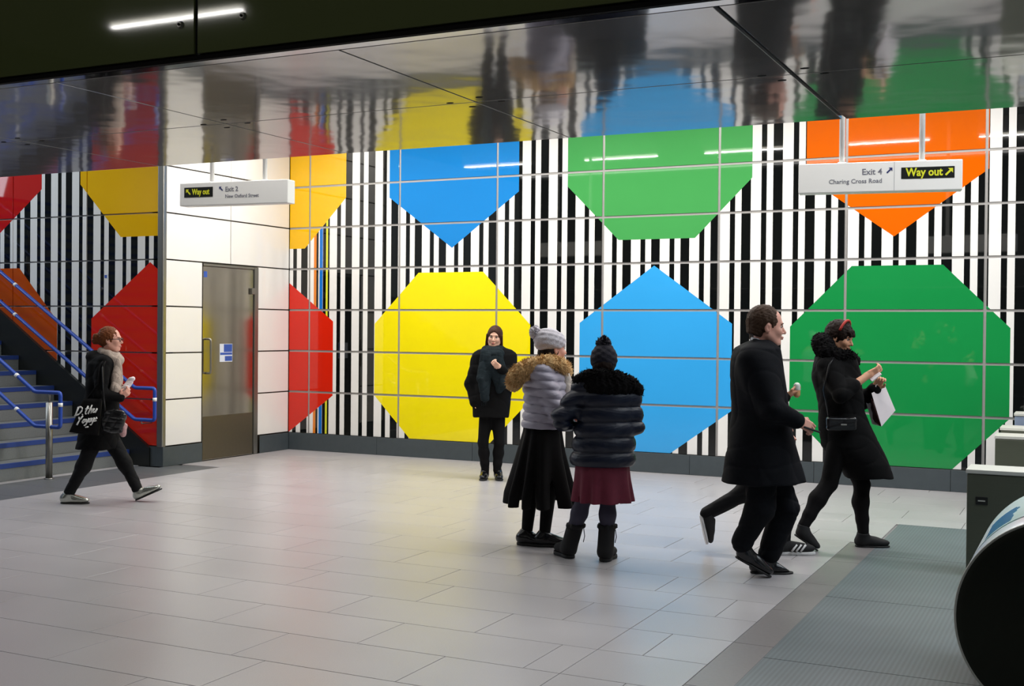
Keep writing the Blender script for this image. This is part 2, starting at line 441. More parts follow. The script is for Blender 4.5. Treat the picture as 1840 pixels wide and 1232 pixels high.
for (px_, py_) in ((325, 45), (437, 29)):
    q = on_plane(px_, py_, 1, 2.69)
    bm = bmesh.new()
    r = bmesh.ops.create_cone(bm, cap_ends=True, segments=16, radius1=0.011, radius2=0.008, depth=0.008)
    for v in r['verts']: v.co = Vector((q.x+v.co.x, 2.686-v.co.z, q.z+v.co.y))
    bolt = done(bm, 'glass_bolt', M_STEEL, bulk)
    bm = bmesh.new(); r = bmesh.ops.create_cone(bm, cap_ends=True, segments=6, radius1=0.004, radius2=0.004, depth=0.004)
    for v in r['verts']: v.co = Vector((q.x+v.co.x, 2.680-v.co.z, q.z+v.co.y))
    done(bm, 'bolt_socket', M_SLOT, bolt)

# ---- strip lamps: one row in the hall (mirrored in the glazed wall), one behind the camera
def strip_lamp(x0, x1, y, z, label, power):
    t = root('strip_lamp', label, 'lamp', ((x0+x1)/2, y, z)); h = (x1-x0)/2
    box('lamp_housing', (-h-0.03, -0.04, 0.015), (h+0.03, 0.04, HC-z), M_SIGN, t, 0.003)
    tube('lamp_tube', [(-h, 0, 0), (h, 0, 0)], 0.016, M_LAMP, t, 8)
    l = bpy.data.lights.new('strip_light', 'AREA'); l.shape = 'RECTANGLE'; l.size = 2*h; l.size_y = 0.03; l.energy = power; l.color = NEUT
    o = bpy.data.objects.new('strip_light', l); o.location = ((x0+x1)/2, y, z-0.02); COL.objects.link(o)
WH = ['farthest left', 'second from the left', 'third from the left', 'fourth from the left', 'fourth from the right', 'third from the right', 'second from the right', 'farthest right']
for k, cx in enumerate((-8.75, -6.6, -4.65, -2.65, -0.8, 1.1, 2.9)):
    strip_lamp(cx-0.6, cx+0.6, 8.25, 4.30, 'slim fluorescent strip lamp under the high hall ceiling, %s' % (WH[k] if k < 4 else WH[k+1]), 22)
strip_lamp(-7.05, -5.74, -1.7, 4.0, 'slim fluorescent strip lamp behind the camera, mirrored in the dark green glass', 12)
strip_lamp(-1.2, 0.2, -1.7, 4.0, 'slim fluorescent strip lamp behind the glass bulkhead, on the right', 12)

# lit strip low beside the escalator behind the camera; the glazed wall mirrors it aslant
a_, b_ = on_plane(733, 577, 1, 30.5), on_plane(810, 631, 1, 30.5)
a_.y = b_.y = 2*YB-30.5
t = root('strip_lamp', 'slanting balustrade strip lamp low behind the camera, mirrored in the yellow panels', 'lamp', tuple(a_))
tube('lamp_tube', [(0, 0, 0), tuple(b_-a_)], 0.03, M_LAMP, t, 8)
tube('mounting_rail', [(0, -0.06, -0.03), tuple(b_-a_+Vector((0, -0.06, -0.03)))], 0.035, M_STEEL, t, 8)
for q in (0.02, 0.5, 0.98):
    p = (b_-a_)*q; tube('lamp_post', [(p.x, -0.06, -a_.z), (p.x, -0.06, p.z-0.03)], 0.02, M_STEEL, t, 8)

# ================================================================== STAIR AND RAILS
stair = root('staircase', 'grey stone staircase with blue nosings rising to the left beside the mural wall', 'stairs', (-10.0, 7.0, 0))
RISE, GOING = 0.176, 0.30
for k in range(1, 22):
    xa = -(k-1)*GOING; z1 = k*RISE
    s = box('step', (xa-GOING-0.02, -3.49, z1-RISE+0.001 if k > 1 else -0.011), (xa, YL-0.047-7.0, z1), M_STONE, stair, 0.003)
    box('nosing', (xa-0.03, -3.48, z1-0.045), (xa+0.006, YL-0.05-7.0, z1+0.003), M_NOSE, s)
    box('step', (-6.6, -3.49, z1-RISE+0.002), (xa-GOING-0.021, YL-0.047-7.0, z1-0.004), M_STONE, stair) if k < 0 else None

SL = 0.62
def handrail(y, kx, ex, label, wallside):
    t = root('handrail', label, 'handrail', (kx, y, 0))
    L = 6.2; r = 0.021
    zu, zl = 0.905, 0.545
    pts = [(-L, 0, zu+SL*L), (0, 0, zu), (ex-kx, 0, zu), (ex-kx, 0, zl), (0, 0, zl), (-L, 0, zl+SL*L)]
    tube('rail', bend(pts, 0.035), r, M_BLUE, t)
    for dx in (-0.25, -1.9, -3.7, -5.5):
        for zz in (zu, zl):
            z = zz-SL*dx
            tube('rail_collar', [(dx, 0, z), (dx-0.03, 0, z+0.03*SL)], r+0.003, M_SIGN, t)
            if wallside:
                tube('bracket', bend([(dx-0.4, 0, z+SL*0.4-0.01), (dx-0.4, 0, z+SL*0.4-0.06), (dx-0.4, YL-0.046-y, z+SL*0.4-0.06)], 0.02), 0.008, M_STEEL, t, 8)
    tube('rail_collar', [(ex-kx, 0, 0.80), (ex-kx, 0, 0.76)], r+0.003, M_SIGN, t)
    return t
h1 = handrail(10.20, -9.78, -9.482, 'double blue handrail fixed along the mural wall, looped end by the red panel', True)
tube('bracket', bend([(0.1, 0, 0.545), (0.1, 0, 0.50), (0.1, YL-0.024-10.2, 0.50)], 0.02), 0.008, M_STEEL, h1, 8)
h2 = handrail(8.97, -9.99, -9.62, 'double blue handrail in the middle of the stair on a steel post', False)
pst = tube('post', [(0.21, 0, 0.0), (0.21, 0, 0.80)], 0.035, M_STEEL, h2, 20)
tube('post_pin', [(0.21, 0, 0.79), (0.21, 0, 0.90)], 0.010, M_STEEL, h2, 8)
tube('base_flange', [(0.21, 0, 0.0), (0.21, 0, 0.008)], 0.05, M_STEEL, h2, 20)
for dx in (-1.5, -3.3, -5.1):
    zt = (math.ceil(-(dx-0.01)/GOING))*RISE
    tube('post', [(dx, 0, zt), (dx, 0, 0.52-SL*dx)], 0.03, M_STEEL, h2, 16)
    tube('post_pin', [(dx, 0, 0.5-SL*dx), (dx, 0, 0.9-SL*dx)], 0.010, M_STEEL, h2, 8)

# ================================================================== HANGING SIGNS
def arrow_bm(size, left):
    bm = bmesh.new(); s = size
    # arrow pointing up-left (or up-right), in the x/y plane
    pts = [(0, s), (0.62*s, s), (0.40*s, 0.78*s), (s, 0.18*s), (0.82*s, 0.0), (0.22*s, 0.60*s), (0, 0.38*s)]
    if not left: pts = [(s-a, b) for a, b in pts][::-1]
    vs = [bm.verts.new((a, b, 0)) for a, b in pts]; f = bm.faces.new(vs)
    r = bmesh.ops.extrude_face_region(bm, geom=[f])
    for v in r['geom']:
        if isinstance(v, bmesh.types.BMVert): v.co.z += 0.001
    bmesh.ops.triangulate(bm, faces=bm.faces)
    return bm
def hanging_sign(pxl, pxr, ytop_l, ytop_r, Y, rz, left, l1, l2, label, hh=0.22, th=0.13):
    A = on_plane(pxl, ytop_l, 1, Y)
    c, s = math.cos(rz), math.sin(rz)
    # right end: intersect the pixel's ray with the turned plane
    d = ray(pxr, ytop_r); nrm = Vector((-s, c, 0)); t_ = (A-CAM).dot(nrm)/d.dot(nrm); B = CAM+d*t_
    w = (Vector((B.x-A.x, B.y-A.y))).length; ztop = (A.z+B.z)/2
    t = root('hanging_sign', label, 'sign', (A.x, A.y, ztop-hh), rz)
    box('sign_box', (0, 0, 0), (w, th, hh), M_SIGN, t, 0.006)
    for fx in (0.27, 0.76):
        tube('hanger', [(w*fx, th/2, hh-0.002), (w*fx, th/2, HC-(ztop-hh))], 0.022, M_SIGN, t, 10)
        tube('hanger_collar', [(w*fx, th/2, hh-0.001), (w*fx, th/2, hh+0.012)], 0.032, M_SIGN, t, 12)
    up = Matrix(((1, 0, 0, 0), (0, 0, -1, 0), (0, 1, 0, 0), (0, 0, 0, 1)))  # text plane facing -y
    def at(x, z, y=-0.0015): return Matrix.Translation((x, y, z)) @ up
    u = hh/0.22
    if left:
        pb = box('way_out_panel', (w*0.045, -0.002, hh*0.37), (w*0.315, 0.002, hh*0.80), M_SIGNK, t, label='black panel with yellow way out lettering')
        bm = arrow_bm(0.055*u, True); bm.transform(at(w*0.062, hh*0.47, -0.003)); done(bm, 'arrow', M_SIGNY, pb)
        text('lettering', 'Way out', 0.078*u, M_SIGNY, pb, at(w*0.062+0.068, hh*0.485, -0.003), 0.0022, sx=0.70)
        bm = arrow_bm(0.042*u, True); bm.transform(at(w*0.375, hh*0.60, -0.001)); done(bm, 'arrow', M_SIGNB, t)
        text('lettering', l1, 0.062*u, M_SIGNT, t, at(w*0.43, hh*0.58, -0.001), 0.0008)
        text('lettering', l2, 0.046*u, M_SIGNT, t, at(w*0.43, hh*0.30, -0.001), 0.0003)
    else:
        pb = box('way_out_panel', (w*0.635, -0.002, hh*0.40), (w*0.953, 0.002, hh*0.78), M_SIGNK, t, label='black panel with yellow way out lettering')
        bm = arrow_bm(0.055*u, False); bm.transform(at(w*0.953-0.066*u, hh*0.47, -0.003)); done(bm, 'arrow', M_SIGNY, pb)
        text('lettering', 'Way out', 0.082*u, M_SIGNY, pb, at(w*0.953-0.082*u, hh*0.49, -0.003), 0.0024, align='RIGHT', sx=0.86)
        bm = arrow_bm(0.042*u, False); bm.transform(at(w*0.545, hh*0.60, -0.001)); done(bm, 'arrow', M_SIGNB, t)
        text('lettering', l1, 0.062*u, M_SIGNT, t, at(w*0.52, hh*0.58, -0.001), 0.0008, align='RIGHT')
        text('lettering', l2, 0.046*u, M_SIGNT, t, at(w*0.52, hh*0.30, -0.001), 0.0003, align='RIGHT')
        box('seam', (w*0.592, -0.0006, hh*0.02), (w*0.594, 0.001, hh*0.98), M_SIGNT, t)
    return t
hanging_sign(323, 517, 331, 320, 8.65, math.radians(6), True, 'Exit 2', 'New Oxford Street', 'white hanging sign at left with way out arrow to exit two', 0.215, 0.13)
hanging_sign(1435, 1730, 295.5, 285, 9.0, math.radians(9), False, 'Exit 4', 'Charing Cross Road', 'white hanging sign at right with way out arrow to exit four', 0.222, 0.13)

# ================================================================== GATE LINE
M_GATE = mat('gate_satin_steel', rgb(88, 92, 78), 0.42, 0.25, var=0.08, scale=120, stretch=(0.05, 1, 1))
M_GTOP = mat('gate_top_light', rgb(206, 206, 198), 0.4, 0.1, var=0.03)
M_GBLU = mat('gate_blue_grey', rgb(134, 148, 172), 0.45, 0.1, var=0.04)
def gate(x, yf, h, depth, label, length=1.9, plaque=False, mbody=None):
    t = root('gate_cabinet', label, 'ticket gate', (x, yf, 0), group='gate cabinets in a row')
    del t['group']
    box('body', (0.0, 0.0, 0.0), (length, depth, h-0.03), mbody or M_GATE, t, 0.008)
    box('top_plate', (-0.006, -0.006, h-0.028), (length+0.006, depth+0.006, h), M_GTOP, t, 0.004)
    box('plinth', (0.02, 0.02, -0.0), (length-0.02, depth-0.02, 0.02), M_SIGNK, t)
    box('side_seam', (0.9, -0.002, 0.03), (0.906, 0.0, h-0.05), M_SIGNK, t)
    if plaque:
        pl = box('plaque', (0.055, -0.006, 0.48), (0.13, 0.001, 0.532), M_SIGNK, t, 0.002, label='small black plaque')
        box('plaque_mark', (0.07, -0.0075, 0.502), (0.115, -0.0055, 0.51), M_GTOP, pl)
        box('reader_head', (1.0, 0.06, h), (1.3, depth-0.06, h+0.06), M_GTOP, t, 0.01)
    return t
gate(-0.727, 8.33, 0.71, 0.33, 'grey steel gate cabinet, nearest of the row, with small black plaque', plaque=True)
g2 = on_plane(1788, 782, 2, 0.71)
gate(g2.x, g2.y, 0.71, 0.34, 'grey steel gate cabinet behind the nearest one, pale top plate')
g3 = on_plane(1798, 767, 2, 0.76)
gate(g3.x, g3.y, 0.76, 0.30, 'grey steel gate cabinet third in the row, only its pale top showing')
g4 = on_plane(1827, 738, 2, 0.86)
gate(g4.x, min(g4.y, 12.1), 0.86, 0.3, 'bluish grey gate cabinet farthest in the row, against the mural wall', mbody=M_GBLU)

# ---- round balustrade drum in the right foreground
M_DRUM = mat('matt_black_drum_face', rgb(34, 37, 28), 0.6, var=0.1, spec=0.3)
M_RIM = None
def rim_mat():
    m, t, p = base_mat('printed_drum_wrap')
    tc = t.node('ShaderNodeTexCoord'); sp = t.node('ShaderNodeSeparateXYZ'); t.l.new(tc.outputs['Object'], sp.inputs[0])
    x, y, z = sp.outputs
    an = t.m('ARCTAN2', z, x)
    band = t.m('MULTIPLY', t.m('GREATER_THAN', y, 0.34), t.m('LESS_THAN', y, 0.80))
    fr = t.m('FRACT', t.m('MULTIPLY', an, 1/0.62))
    nz = t.node('ShaderNodeTexNoise'); nz.inputs['Scale'].default_value = 5; t.l.new(tc.outputs['Object'], nz.inputs['Vector'])
    f = t.m('MULTIPLY', band, t.m('GREATER_THAN', t.m('ADD', fr, t.m('MULTIPLY', nz.outputs['Fac'], 0.5)), 0.70))
    edge = t.m('MULTIPLY', t.m('GREATER_THAN', y, 0.255), t.m('LESS_THAN', y, 0.30))
    col = t.mix(f, rgb(206, 214, 222), rgb(34, 78, 158)); col = t.mix(edge, col, rgb(30, 48, 96))
    t.l.new(col, p.inputs['Base Color']); p.inputs['Roughness'].default_value = 0.25
    return m
M_RIM = rim_mat()
# front face centre and radius recovered from the photograph's arc, standing on the floor
DD = 4.75
dc = CAM + (FWD*F_PX + RGT*(1917-920) - UPV*(1128-616))*(DD/F_PX)
DR = 191/F_PX*DD
t = root('balustrade_drum', 'big black-faced round balustrade end with blue and white rim, right foreground', 'barrier', (dc.x, dc.y, 0))
zc = DR+0.004
def ring_profile(prof, name, m, seg=96):
    bm = bmesh.new(); rings = []
    for (r, yy) in prof:
        rings.append([bm.verts.new((r*math.cos(2*math.pi*k/seg), yy, r*math.sin(2*math.pi*k/seg))) for k in range(seg)])
    for a, b in zip(rings, rings[1:]):
        for k in range(seg): bm.faces.new((a[k], a[(k+1) % seg], b[(k+1) % seg], b[k]))
    bm.faces.new(rings[0][::-1]); bm.faces.new(rings[-1])
    o = done(bm, name, m, t, smooth=False); o.location = (0, 0, zc)
    for p in o.data.polygons: p.use_smooth = len(p.vertices) == 4
    return o
DL = 1.15
ring_profile([(DR-0.004, 0.01), (DR, 0.016), (DR, DL)], 'printed_wrap', M_RIM)
ring_profile([(DR-0.03, -0.004), (DR-0.010, 0.0), (DR-0.003, 0.004), (DR-0.003, 0.012)], 'face_disc', M_DRUM)
ring_profile([(DR-0.003, 0.001), (DR+0.001, 0.002), (DR+0.002, 0.01), (DR+0.001, 0.014)], 'rim_edge', M_GTOP)
box('foot', (-0.2, 0.1, 0.0), (0.2, DL-0.1, 0.06), M_DRUM, t, 0.01)

# ================================================================== FIGURES: smooth blended solids meshed with surface nets
def V(*a): return np.array(a, dtype=np.float64)
def unit(v): v = np.asarray(v, float); return v/np.linalg.norm(v)

def cap(a, b, ra, rb=None, k=0.03, op='u', flat=None):
    a = np.asarray(a, float); b = np.asarray(b, float); rb = ra if rb is None else rb
    ba = b-a; L2 = max(float(ba@ba), 1e-9)
    def f(x, y, z):
        px, py, pz = x-a[0], y-a[1], z-a[2]
        t = np.clip((px*ba[0]+py*ba[1]+pz*ba[2])/L2, 0, 1)
        return np.sqrt((px-t*ba[0])**2+(py-t*ba[1])**2+(pz-t*ba[2])**2)-(ra+(rb-ra)*t)
    R = max(ra, rb); return (f, np.minimum(a, b)-R, np.maximum(a, b)+R, k, op)
def ell(c, r, M=None, k=0.03, op='u'):
    c = np.asarray(c, float); r = np.asarray(r, float); M = np.eye(3) if M is None else np.asarray(M, float)
    e = np.sqrt(((M.T*r)**2).sum(1))
    def f(x, y, z):
        px, py, pz = x-c[0], y-c[1], z-c[2]
        q = [(M[i, 0]*px+M[i, 1]*py+M[i, 2]*pz) for i in range(3)]
        k0 = np.sqrt(sum((q[i]/r[i])**2 for i in range(3))); k1 = np.sqrt(sum((q[i]/r[i]**2)**2 for i in range(3)))
        return k0*(k0-1)/np.maximum(k1, 1e-6)
    return (f, c-e, c+e, k, op)
def loft(keys, k=0.03, op='u', pleat=None, rot=0.0):
    """keys (z, cx, cy, rx, ry): elliptical sections stacked in z"""
    K = np.array(sorted(keys), float); zs = K[:, 0]
    cr, sr = math.cos(rot), math.sin(rot)
    def f(x, y, z):
        cx, cy, rx, ry = [np.interp(z, zs, K[:, i]) for i in range(1, 5)]
        px, py = x-cx, y-cy
        qx, qy = px*cr+py*sr, -px*sr+py*cr
        qx, qy = qx/rx, qy/ry
        rad = np.sqrt(qx**2+qy**2)
        d = rad-1
        if pleat:
            n, a0, zt, zb = pleat
            amp = a0*np.clip((zt-z)/(zt-zb), 0, 1)
            th = np.arctan2(qy, qx); d = d+amp*np.sin(n*th+1.3*np.sin(3*th))
        d = d*np.minimum(rx, ry)
        return np.maximum(d, np.maximum(z-zs[-1], zs[0]-z))
    R = np.maximum(K[:, 3], K[:, 4]).max()*1.15
    return (f, V(K[:, 1].min()-R, K[:, 2].min()-R, zs[0]), V(K[:, 1].max()+R, K[:, 2].max()+R, zs[-1]), k, op)
def rbox(c, h, r, M=None, k=0.01, op='u'):
    c = np.asarray(c, float); h = np.asarray(h, float); M = np.eye(3) if M is None else np.asarray(M, float)
    e = (np.abs(M.T)*h).sum(1)+r
    def f(x, y, z):
        px, py, pz = x-c[0], y-c[1], z-c[2]
        q = [np.abs(M[i, 0]*px+M[i, 1]*py+M[i, 2]*pz)-h[i]+r for i in range(3)]
        return np.sqrt(sum(np.maximum(v, 0)**2 for v in q))+np.minimum(np.maximum(q[0], np.maximum(q[1], q[2])), 0)-r
    return (f, c-e, c+e, k, op)
def half(n, p, k=0.004):
    """keep the side where (P-p).n < 0"""
    n = unit(n); p = np.asarray(p, float)
    def f(x, y, z): return (x-p[0])*n[0]+(y-p[1])*n[1]+(z-p[2])*n[2]
    return (f, None, None, k, 'i')

def sdf_mesh(prims, h, disp=None, name='m'):
    lo = np.min([p[1] for p in prims if p[1] is not None and p[4] == 'u'], 0)-3*h-0.02
    hi = np.max([p[2] for p in prims if p[1] is not None and p[4] == 'u'], 0)+3*h+0.02
    n = np.ceil((hi-lo)/h).astype(int)+1
    ax = [(lo[i]+h*np.arange(n[i])).astype(np.float32) for i in range(3)]
    D = np.full(n, 0.5, np.float32)
    for f, a, b, k, op in prims:
        if a is None: sl = (slice(None),)*3
        else:
            m = k+3*h+0.01
            i0 = np.clip(np.floor((a-m-lo)/h).astype(int), 0, n); i1 = np.clip(np.ceil((b+m-lo)/h).astype(int)+1, 0, n)
            if (i1 <= i0).any(): continue
            sl = tuple(slice(i0[i], i1[i]) for i in range(3))
        x = ax[0][sl[0]][:, None, None]; y = ax[1][sl[1]][None, :, None]; z = ax[2][sl[2]][None, None, :]
        d = f(x, y, z).astype(np.float32) if True else None
        d = np.broadcast_to(d, D[sl].shape); c = D[sl]
        if op == 'u':
            w = np.clip(k-np.abs(c-d), 0, None); D[sl] = np.minimum(c, d)-w*w/(4*k)
        elif op == 's':
            w = np.clip(k-np.abs(c+d), 0, None); D[sl] = np.maximum(c, -d)+w*w/(4*k)
        else:
            w = np.clip(k-np.abs(c-d), 0, None); D[sl] = np.maximum(c, d)+w*w/(4*k)
    if disp is not None:
        near = np.abs(D) < 0.03
        idx = np.nonzero(near)
        D[near] += disp(ax[0][idx[0]], ax[1][idx[1]], ax[2][idx[2]]).astype(np.float32)
    D[0], D[-1], D[:, 0], D[:, -1], D[:, :, 0], D[:, :, -1] = 1, 1, 1, 1, 1, 1
    S = D < 0
    cs = [(a, b, c) for a in (0, 1) for b in (0, 1) for c in (0, 1)]
    nx, ny, nz = n-1
    cnt = np.zeros((nx, ny, nz), np.int8)
    for a, b, c in cs: cnt += S[a:nx+a, b:ny+b, c:nz+c]
    act = (cnt > 0) & (cnt < 8)
    I = np.stack(np.nonzero(act), 1); N = len(I)
    vid = np.full((nx, ny, nz), -1, np.int32); vid[act] = np.arange(N)
    acc = np.zeros((N, 3)); wt = np.zeros(N)
    val = {o: D[I[:, 0]+o[0], I[:, 1]+o[1], I[:, 2]+o[2]] for o in cs}
    for o in cs:
        for d in range(3):
            if o[d]: continue
            q = list(o); q[d] = 1; q = tuple(q)
            va, vb = val[o], val[q]; m = (va < 0) != (vb < 0)
            t = va[m]/(va[m]-vb[m]); P = np.tile(np.array(o, float), (m.sum(), 1)); P[:, d] = t
            acc[m] += P; wt[m] += 1
    P = lo+(I+acc/wt[:, None])*h
    quads = []
    for d in range(3):
        e1, e2 = (d+1) % 3, (d+2) % 3
        A = S; s0 = [slice(0, -1)]*3; s1 = [slice(0, -1)]*3
        sa = [slice(1, n[i]-1) for i in range(3)]; sb = list(sa); sb[d] = slice(2, n[d])
        a_, b_ = A[tuple(sa)], A[tuple(sb)]
        for flip, m in ((False, a_ & ~b_), (True, ~a_ & b_)):
            J = np.stack(np.nonzero(m), 1)+1
            if not len(J): continue
            J = J[J[:, d] < n[d]-1]
            def g(o1, o2):
                q = J.copy(); q[:, e1] -= o1; q[:, e2] -= o2; return vid[q[:, 0], q[:, 1], q[:, 2]]
            Q = np.stack([g(1, 1), g(0, 1), g(0, 0), g(1, 0)], 1)
            quads.append(Q[:, ::-1] if flip else Q)
    Q = np.concatenate(quads); Q = Q[(Q >= 0).all(1)]
    me = bpy.data.meshes.new(name)
    me.vertices.add(N); me.vertices.foreach_set('co', P.astype(np.float32).ravel())
    me.loops.add(Q.size); me.loops.foreach_set('vertex_index', Q.astype(np.int32).ravel())
    me.polygons.add(len(Q)); me.polygons.foreach_set('loop_start', np.arange(0, Q.size, 4, dtype=np.int32))
    try: me.polygons.foreach_set('loop_total', np.full(len(Q), 4, np.int32))
    except Exception: pass
    me.update(calc_edges=True); me.validate()
    me.polygons.foreach_set('use_smooth', np.ones(len(me.polygons), bool))
    return me
def solid(name, prims, h, m, parent, disp=None, label=None):
    return link(name, sdf_mesh(prims, h, disp, name), m, parent, label)

# noise-like fold field
def folds(amp, fx=14, fy=14, fz=9, seed=0, fine=0.0):
    r = np.random.default_rng(seed); ph = r.uniform(0, 6.28, 10)
    def f(x, y, z):
        w = np.sin(7*x+5*z+ph[0])+np.sin(6*y-8*z+ph[1])
        s = np.sin(fx*x+1.6*w+ph[2])*np.sin(fz*z+1.3*w+ph[3])+.5*np.sin(2.1*fx*y+1.7*fz*z+ph[4]+w)
        c1 = (1-np.abs(np.sin(.9*fx*x-.9*fz*z+1.5*w+ph[5])))**4; c2 = (1-np.abs(np.sin(1.1*fy*y+1.9*fz*z+1.2*w+ph[6])))**4
        return amp*(s*.8+.9*c1+.8*c2)
    return f
def puff(amp, pitch, z0=0.0, tilt=0.0, wr=0.0015):
    def f(x, y, z):
        s = np.abs(np.sin(np.pi*(z-z0+tilt*x)/pitch))
        return amp*(0.75-np.sqrt(s+1e-4))*1.3+wr*np.sin(55*x+12*np.sin(30*z))*np.sin(60*y+20*z)
    return f
def fur(amp, seed=1):
    r = np.random.default_rng(seed); ph = r.uniform(0, 6.28, 6)
    def f(x, y, z): return amp*(np.sin(130*x+3*np.sin(70*z)+ph[0])*np.sin(140*z+2*np.sin(80*y)+ph[1])+0.7*np.sin(210*y+ph[2]+3*np.sin(60*x))*np.sin(190*x+ph[3]))
    return f

def hframe(yaw, pitch=0.0, tilt=0.0):
    """rows forward, left, up.  yaw 0 = +x (picture right), -90 = towards the camera (-y)"""
    cy, sy, cp, sp = math.cos(yaw), math.sin(yaw), math.cos(pitch), math.sin(pitch)
    f = V(cy*cp, sy*cp, sp); l = V(-sy, cy, 0); u = np.cross(f, l)
    ct, st = math.cos(tilt), math.sin(tilt)
    return np.array([f, l*ct+u*st, u*ct-l*st])

class Head:
    def __init__(s, c, yaw, pitch=0.0, tilt=0.0, size=1.0):
        s.c = np.asarray(c, float); s.M = hframe(math.radians(yaw), math.radians(pitch), math.radians(tilt)); s.s = size
    def w(s, p): return s.c+s.M.T@(np.asarray(p, float)*s.s)
    def e(s, c, r, k=0.02, op='u', R=None):
        M = s.M if R is None else np.asarray(R)@s.M
        return ell(s.w(c), np.asarray(r)*s.s, M, k, op)
    def cp(s, a, b, ra, rb=None, k=0.012, op='u'):
        return cap(s.w(a), s.w(b), ra*s.s, None if rb is None else rb*s.s, k, op)
    def prims(s, male=False):
        j = 1.06 if male else 1.0
        P = [s.e((-.012, 0, .035), (.098, .077, .088), .03),
             s.e((.028, 0, -.03), (.062, .060*j, .078), .03),
             s.e((.062, 0, -.092), (.024*j, .028*j, .020), .025)]
        for q in (1, -1):
            P += [s.cp((.0, .052*q, -.05), (.045, .030*q, -.090), .020*j, .016*j, .03),
                  s.e((.062, .036*q, -.028), (.026, .022, .024), .018)]
        P += [s.cp((.080, -.028, .022), (.080, .028, .022), .011, k=.016)]
        for q in (1, -1): P += [s.e((.094, .031*q, .002), (.014, .017, .011), .010, 's')]
        P += [s.cp((.087, 0, .004), (.106, 0, -.030), .0075, .0112, .010),
              s.cp((.094, -.011, -.034), (.094, .011, -.034), .007, k=.006),
              s.e((.086, 0, -.058), (.014, .023, .0065), .006),
              s.e((.084, 0, -.068), (.014, .019, .0065), .005)]
        for q in (1, -1):
            P += [s.e((-.006, .078*q, -.008), (.019, .008, .030), .006), s.e((.0, .086*q, -.006), (.010, .006, .017), .004, 's')]
        return P
    def features(s, parent, brow, lip, iris=None):
        for q in (1, -1):
            bm = bmesh.new(); bmesh.ops.create_uvsphere(bm, u_segments=12, v_segments=8, radius=.0115*s.s)
            bm.transform(Matrix.Translation(Vector(s.w((.0745, .031*q, .002)))))
            e = done(bm, 'eye', M_EYE, parent, smooth=True)
            bm = bmesh.new(); bmesh.ops.create_uvsphere(bm, u_segments=10, v_segments=6, radius=.0058*s.s)
            bm.transform(Matrix.Translation(Vector(s.w((.0812, .031*q, .002)))))
            done(bm, 'iris', M_IRIS, e, smooth=True)
            tube('eyebrow', [s.w((.090, .014*q, .019)), s.w((.091, .030*q, .024)), s.w((.080, .046*q, .019))], [.003*s.s, .0035*s.s, .002*s.s], brow, parent, 6)
            tube('eyelid', [s.w((.0865, .019*q, .004)), s.w((.0905, .031*q, .0105)), s.w((.0825, .044*q, .004))], .0019*s.s, brow, parent, 5)
        bm = bmesh.new()
        tube_bm(bm, [s.w((.083, -.020, -.062)), s.w((.0955, -.008, -.0590)), s.w((.0975, 0, -.0605)), s.w((.0955, .008, -.0590)), s.w((.083, .020, -.062))], [.002*s.s, .0045*s.s, .005*s.s, .0045*s.s, .002*s.s], 8)
        tube_bm(bm, [s.w((.083, -.018, -.065)), s.w((.0945, -.006, -.0690)), s.w((.0945, .006, -.0690)), s.w((.083, .018, -.065))], [.002*s.s, .005*s.s, .005*s.s, .002*s.s], 8)
        done(bm, 'lips', lip, parent, smooth=True)
    def hair_cut(s):
        return [s.e((.102, 0, -.045), (.072, .080, .098), .012, 's')]

def hand_prims(W, f, n, side, curl=0.6, size=1.0, spread=0.0, thumb=0.5, point=False):
    """W wrist, f towards fingers, n palm normal, side +1/-1 places the thumb"""
    f = unit(f); n = unit(np.asarray(n)-f*np.dot(n, f)); s = np.cross(f, n)*side
    M = np.array([f, s, n]); z = size
    def w(a, b, c): return W+z*(f*a+s*b+n*c)
    P = [rbox(w(.045, .002, 0), V(.042, .038, .012)*z, .011*z, M, .012), cap(w(-.02, 0, 0), w(.01, 0, 0), .023*z, .021*z, .02)]
    for i, (yy, L) in enumerate(((.030, .072), (.010, .081), (-.011, .075), (-.030, .059))):
        p = w(.082, yy, 0); ang = 0.0; c = curl*(1.0+.08*i)
        if point and i == 0: c = 0.15
        for j, fr in enumerate((.45, .31, .24)):
            ang += c*(.8, 1.1, .8)[j]
            d = f*math.cos(ang)+n*math.sin(ang)+s*spread*(yy/.03)*.25
            q = p+unit(d)*L*fr*z
            P.append(cap(p, q, (.0092-.0008*j)*z, (.0086-.0008*j)*z, .004)); p = q
    a = w(.018, .030, .004); b = w(.045, .052, .012+.012*thumb); c = w(.072, .052-.012*thumb, .018+.028*thumb)
    P += [cap(a, b, .0135*z, .0105*z, .010), cap(b, c, .0100*z, .0085*z, .004)]
    return P

# pixel -> point in a figure's own frame (x = picture right, y = away from the camera, z up), b = depth offset
class Fig:
    def __init__(s, bxp, byp, name_label, scale_h=None):
        g = on_plane(bxp, byp, 2, 0.0); s.g = g
        s.fh = Vector((_sy, _cy, 0)); s.rh = Vector((_cy, -_sy, 0)); s.D = (g-CAM).dot(s.fh)
        s.root = root('person', name_label, 'person', g, -YAW, None)
    def J(s, px, py, b=0.0):
        d = ray(px, py); t_ = (s.D+b)/d.dot(s.fh); w = CAM+d*t_-s.g
        return V(w.dot(s.rh), w.dot(s.fh), w.z)
    def keys(s, rows):
        """rows (py, px_left, px_right, depth_half, y_centre) -> loft keys"""
        out = []
        for py, xl, xr, ry, yc in rows:
            a, b = s.J(xl, py, yc), s.J(xr, py, yc)
            out.append(((a[2]+b[2])/2, (a[0]+b[0])/2, yc, (b[0]-a[0])/2, ry))
        return out

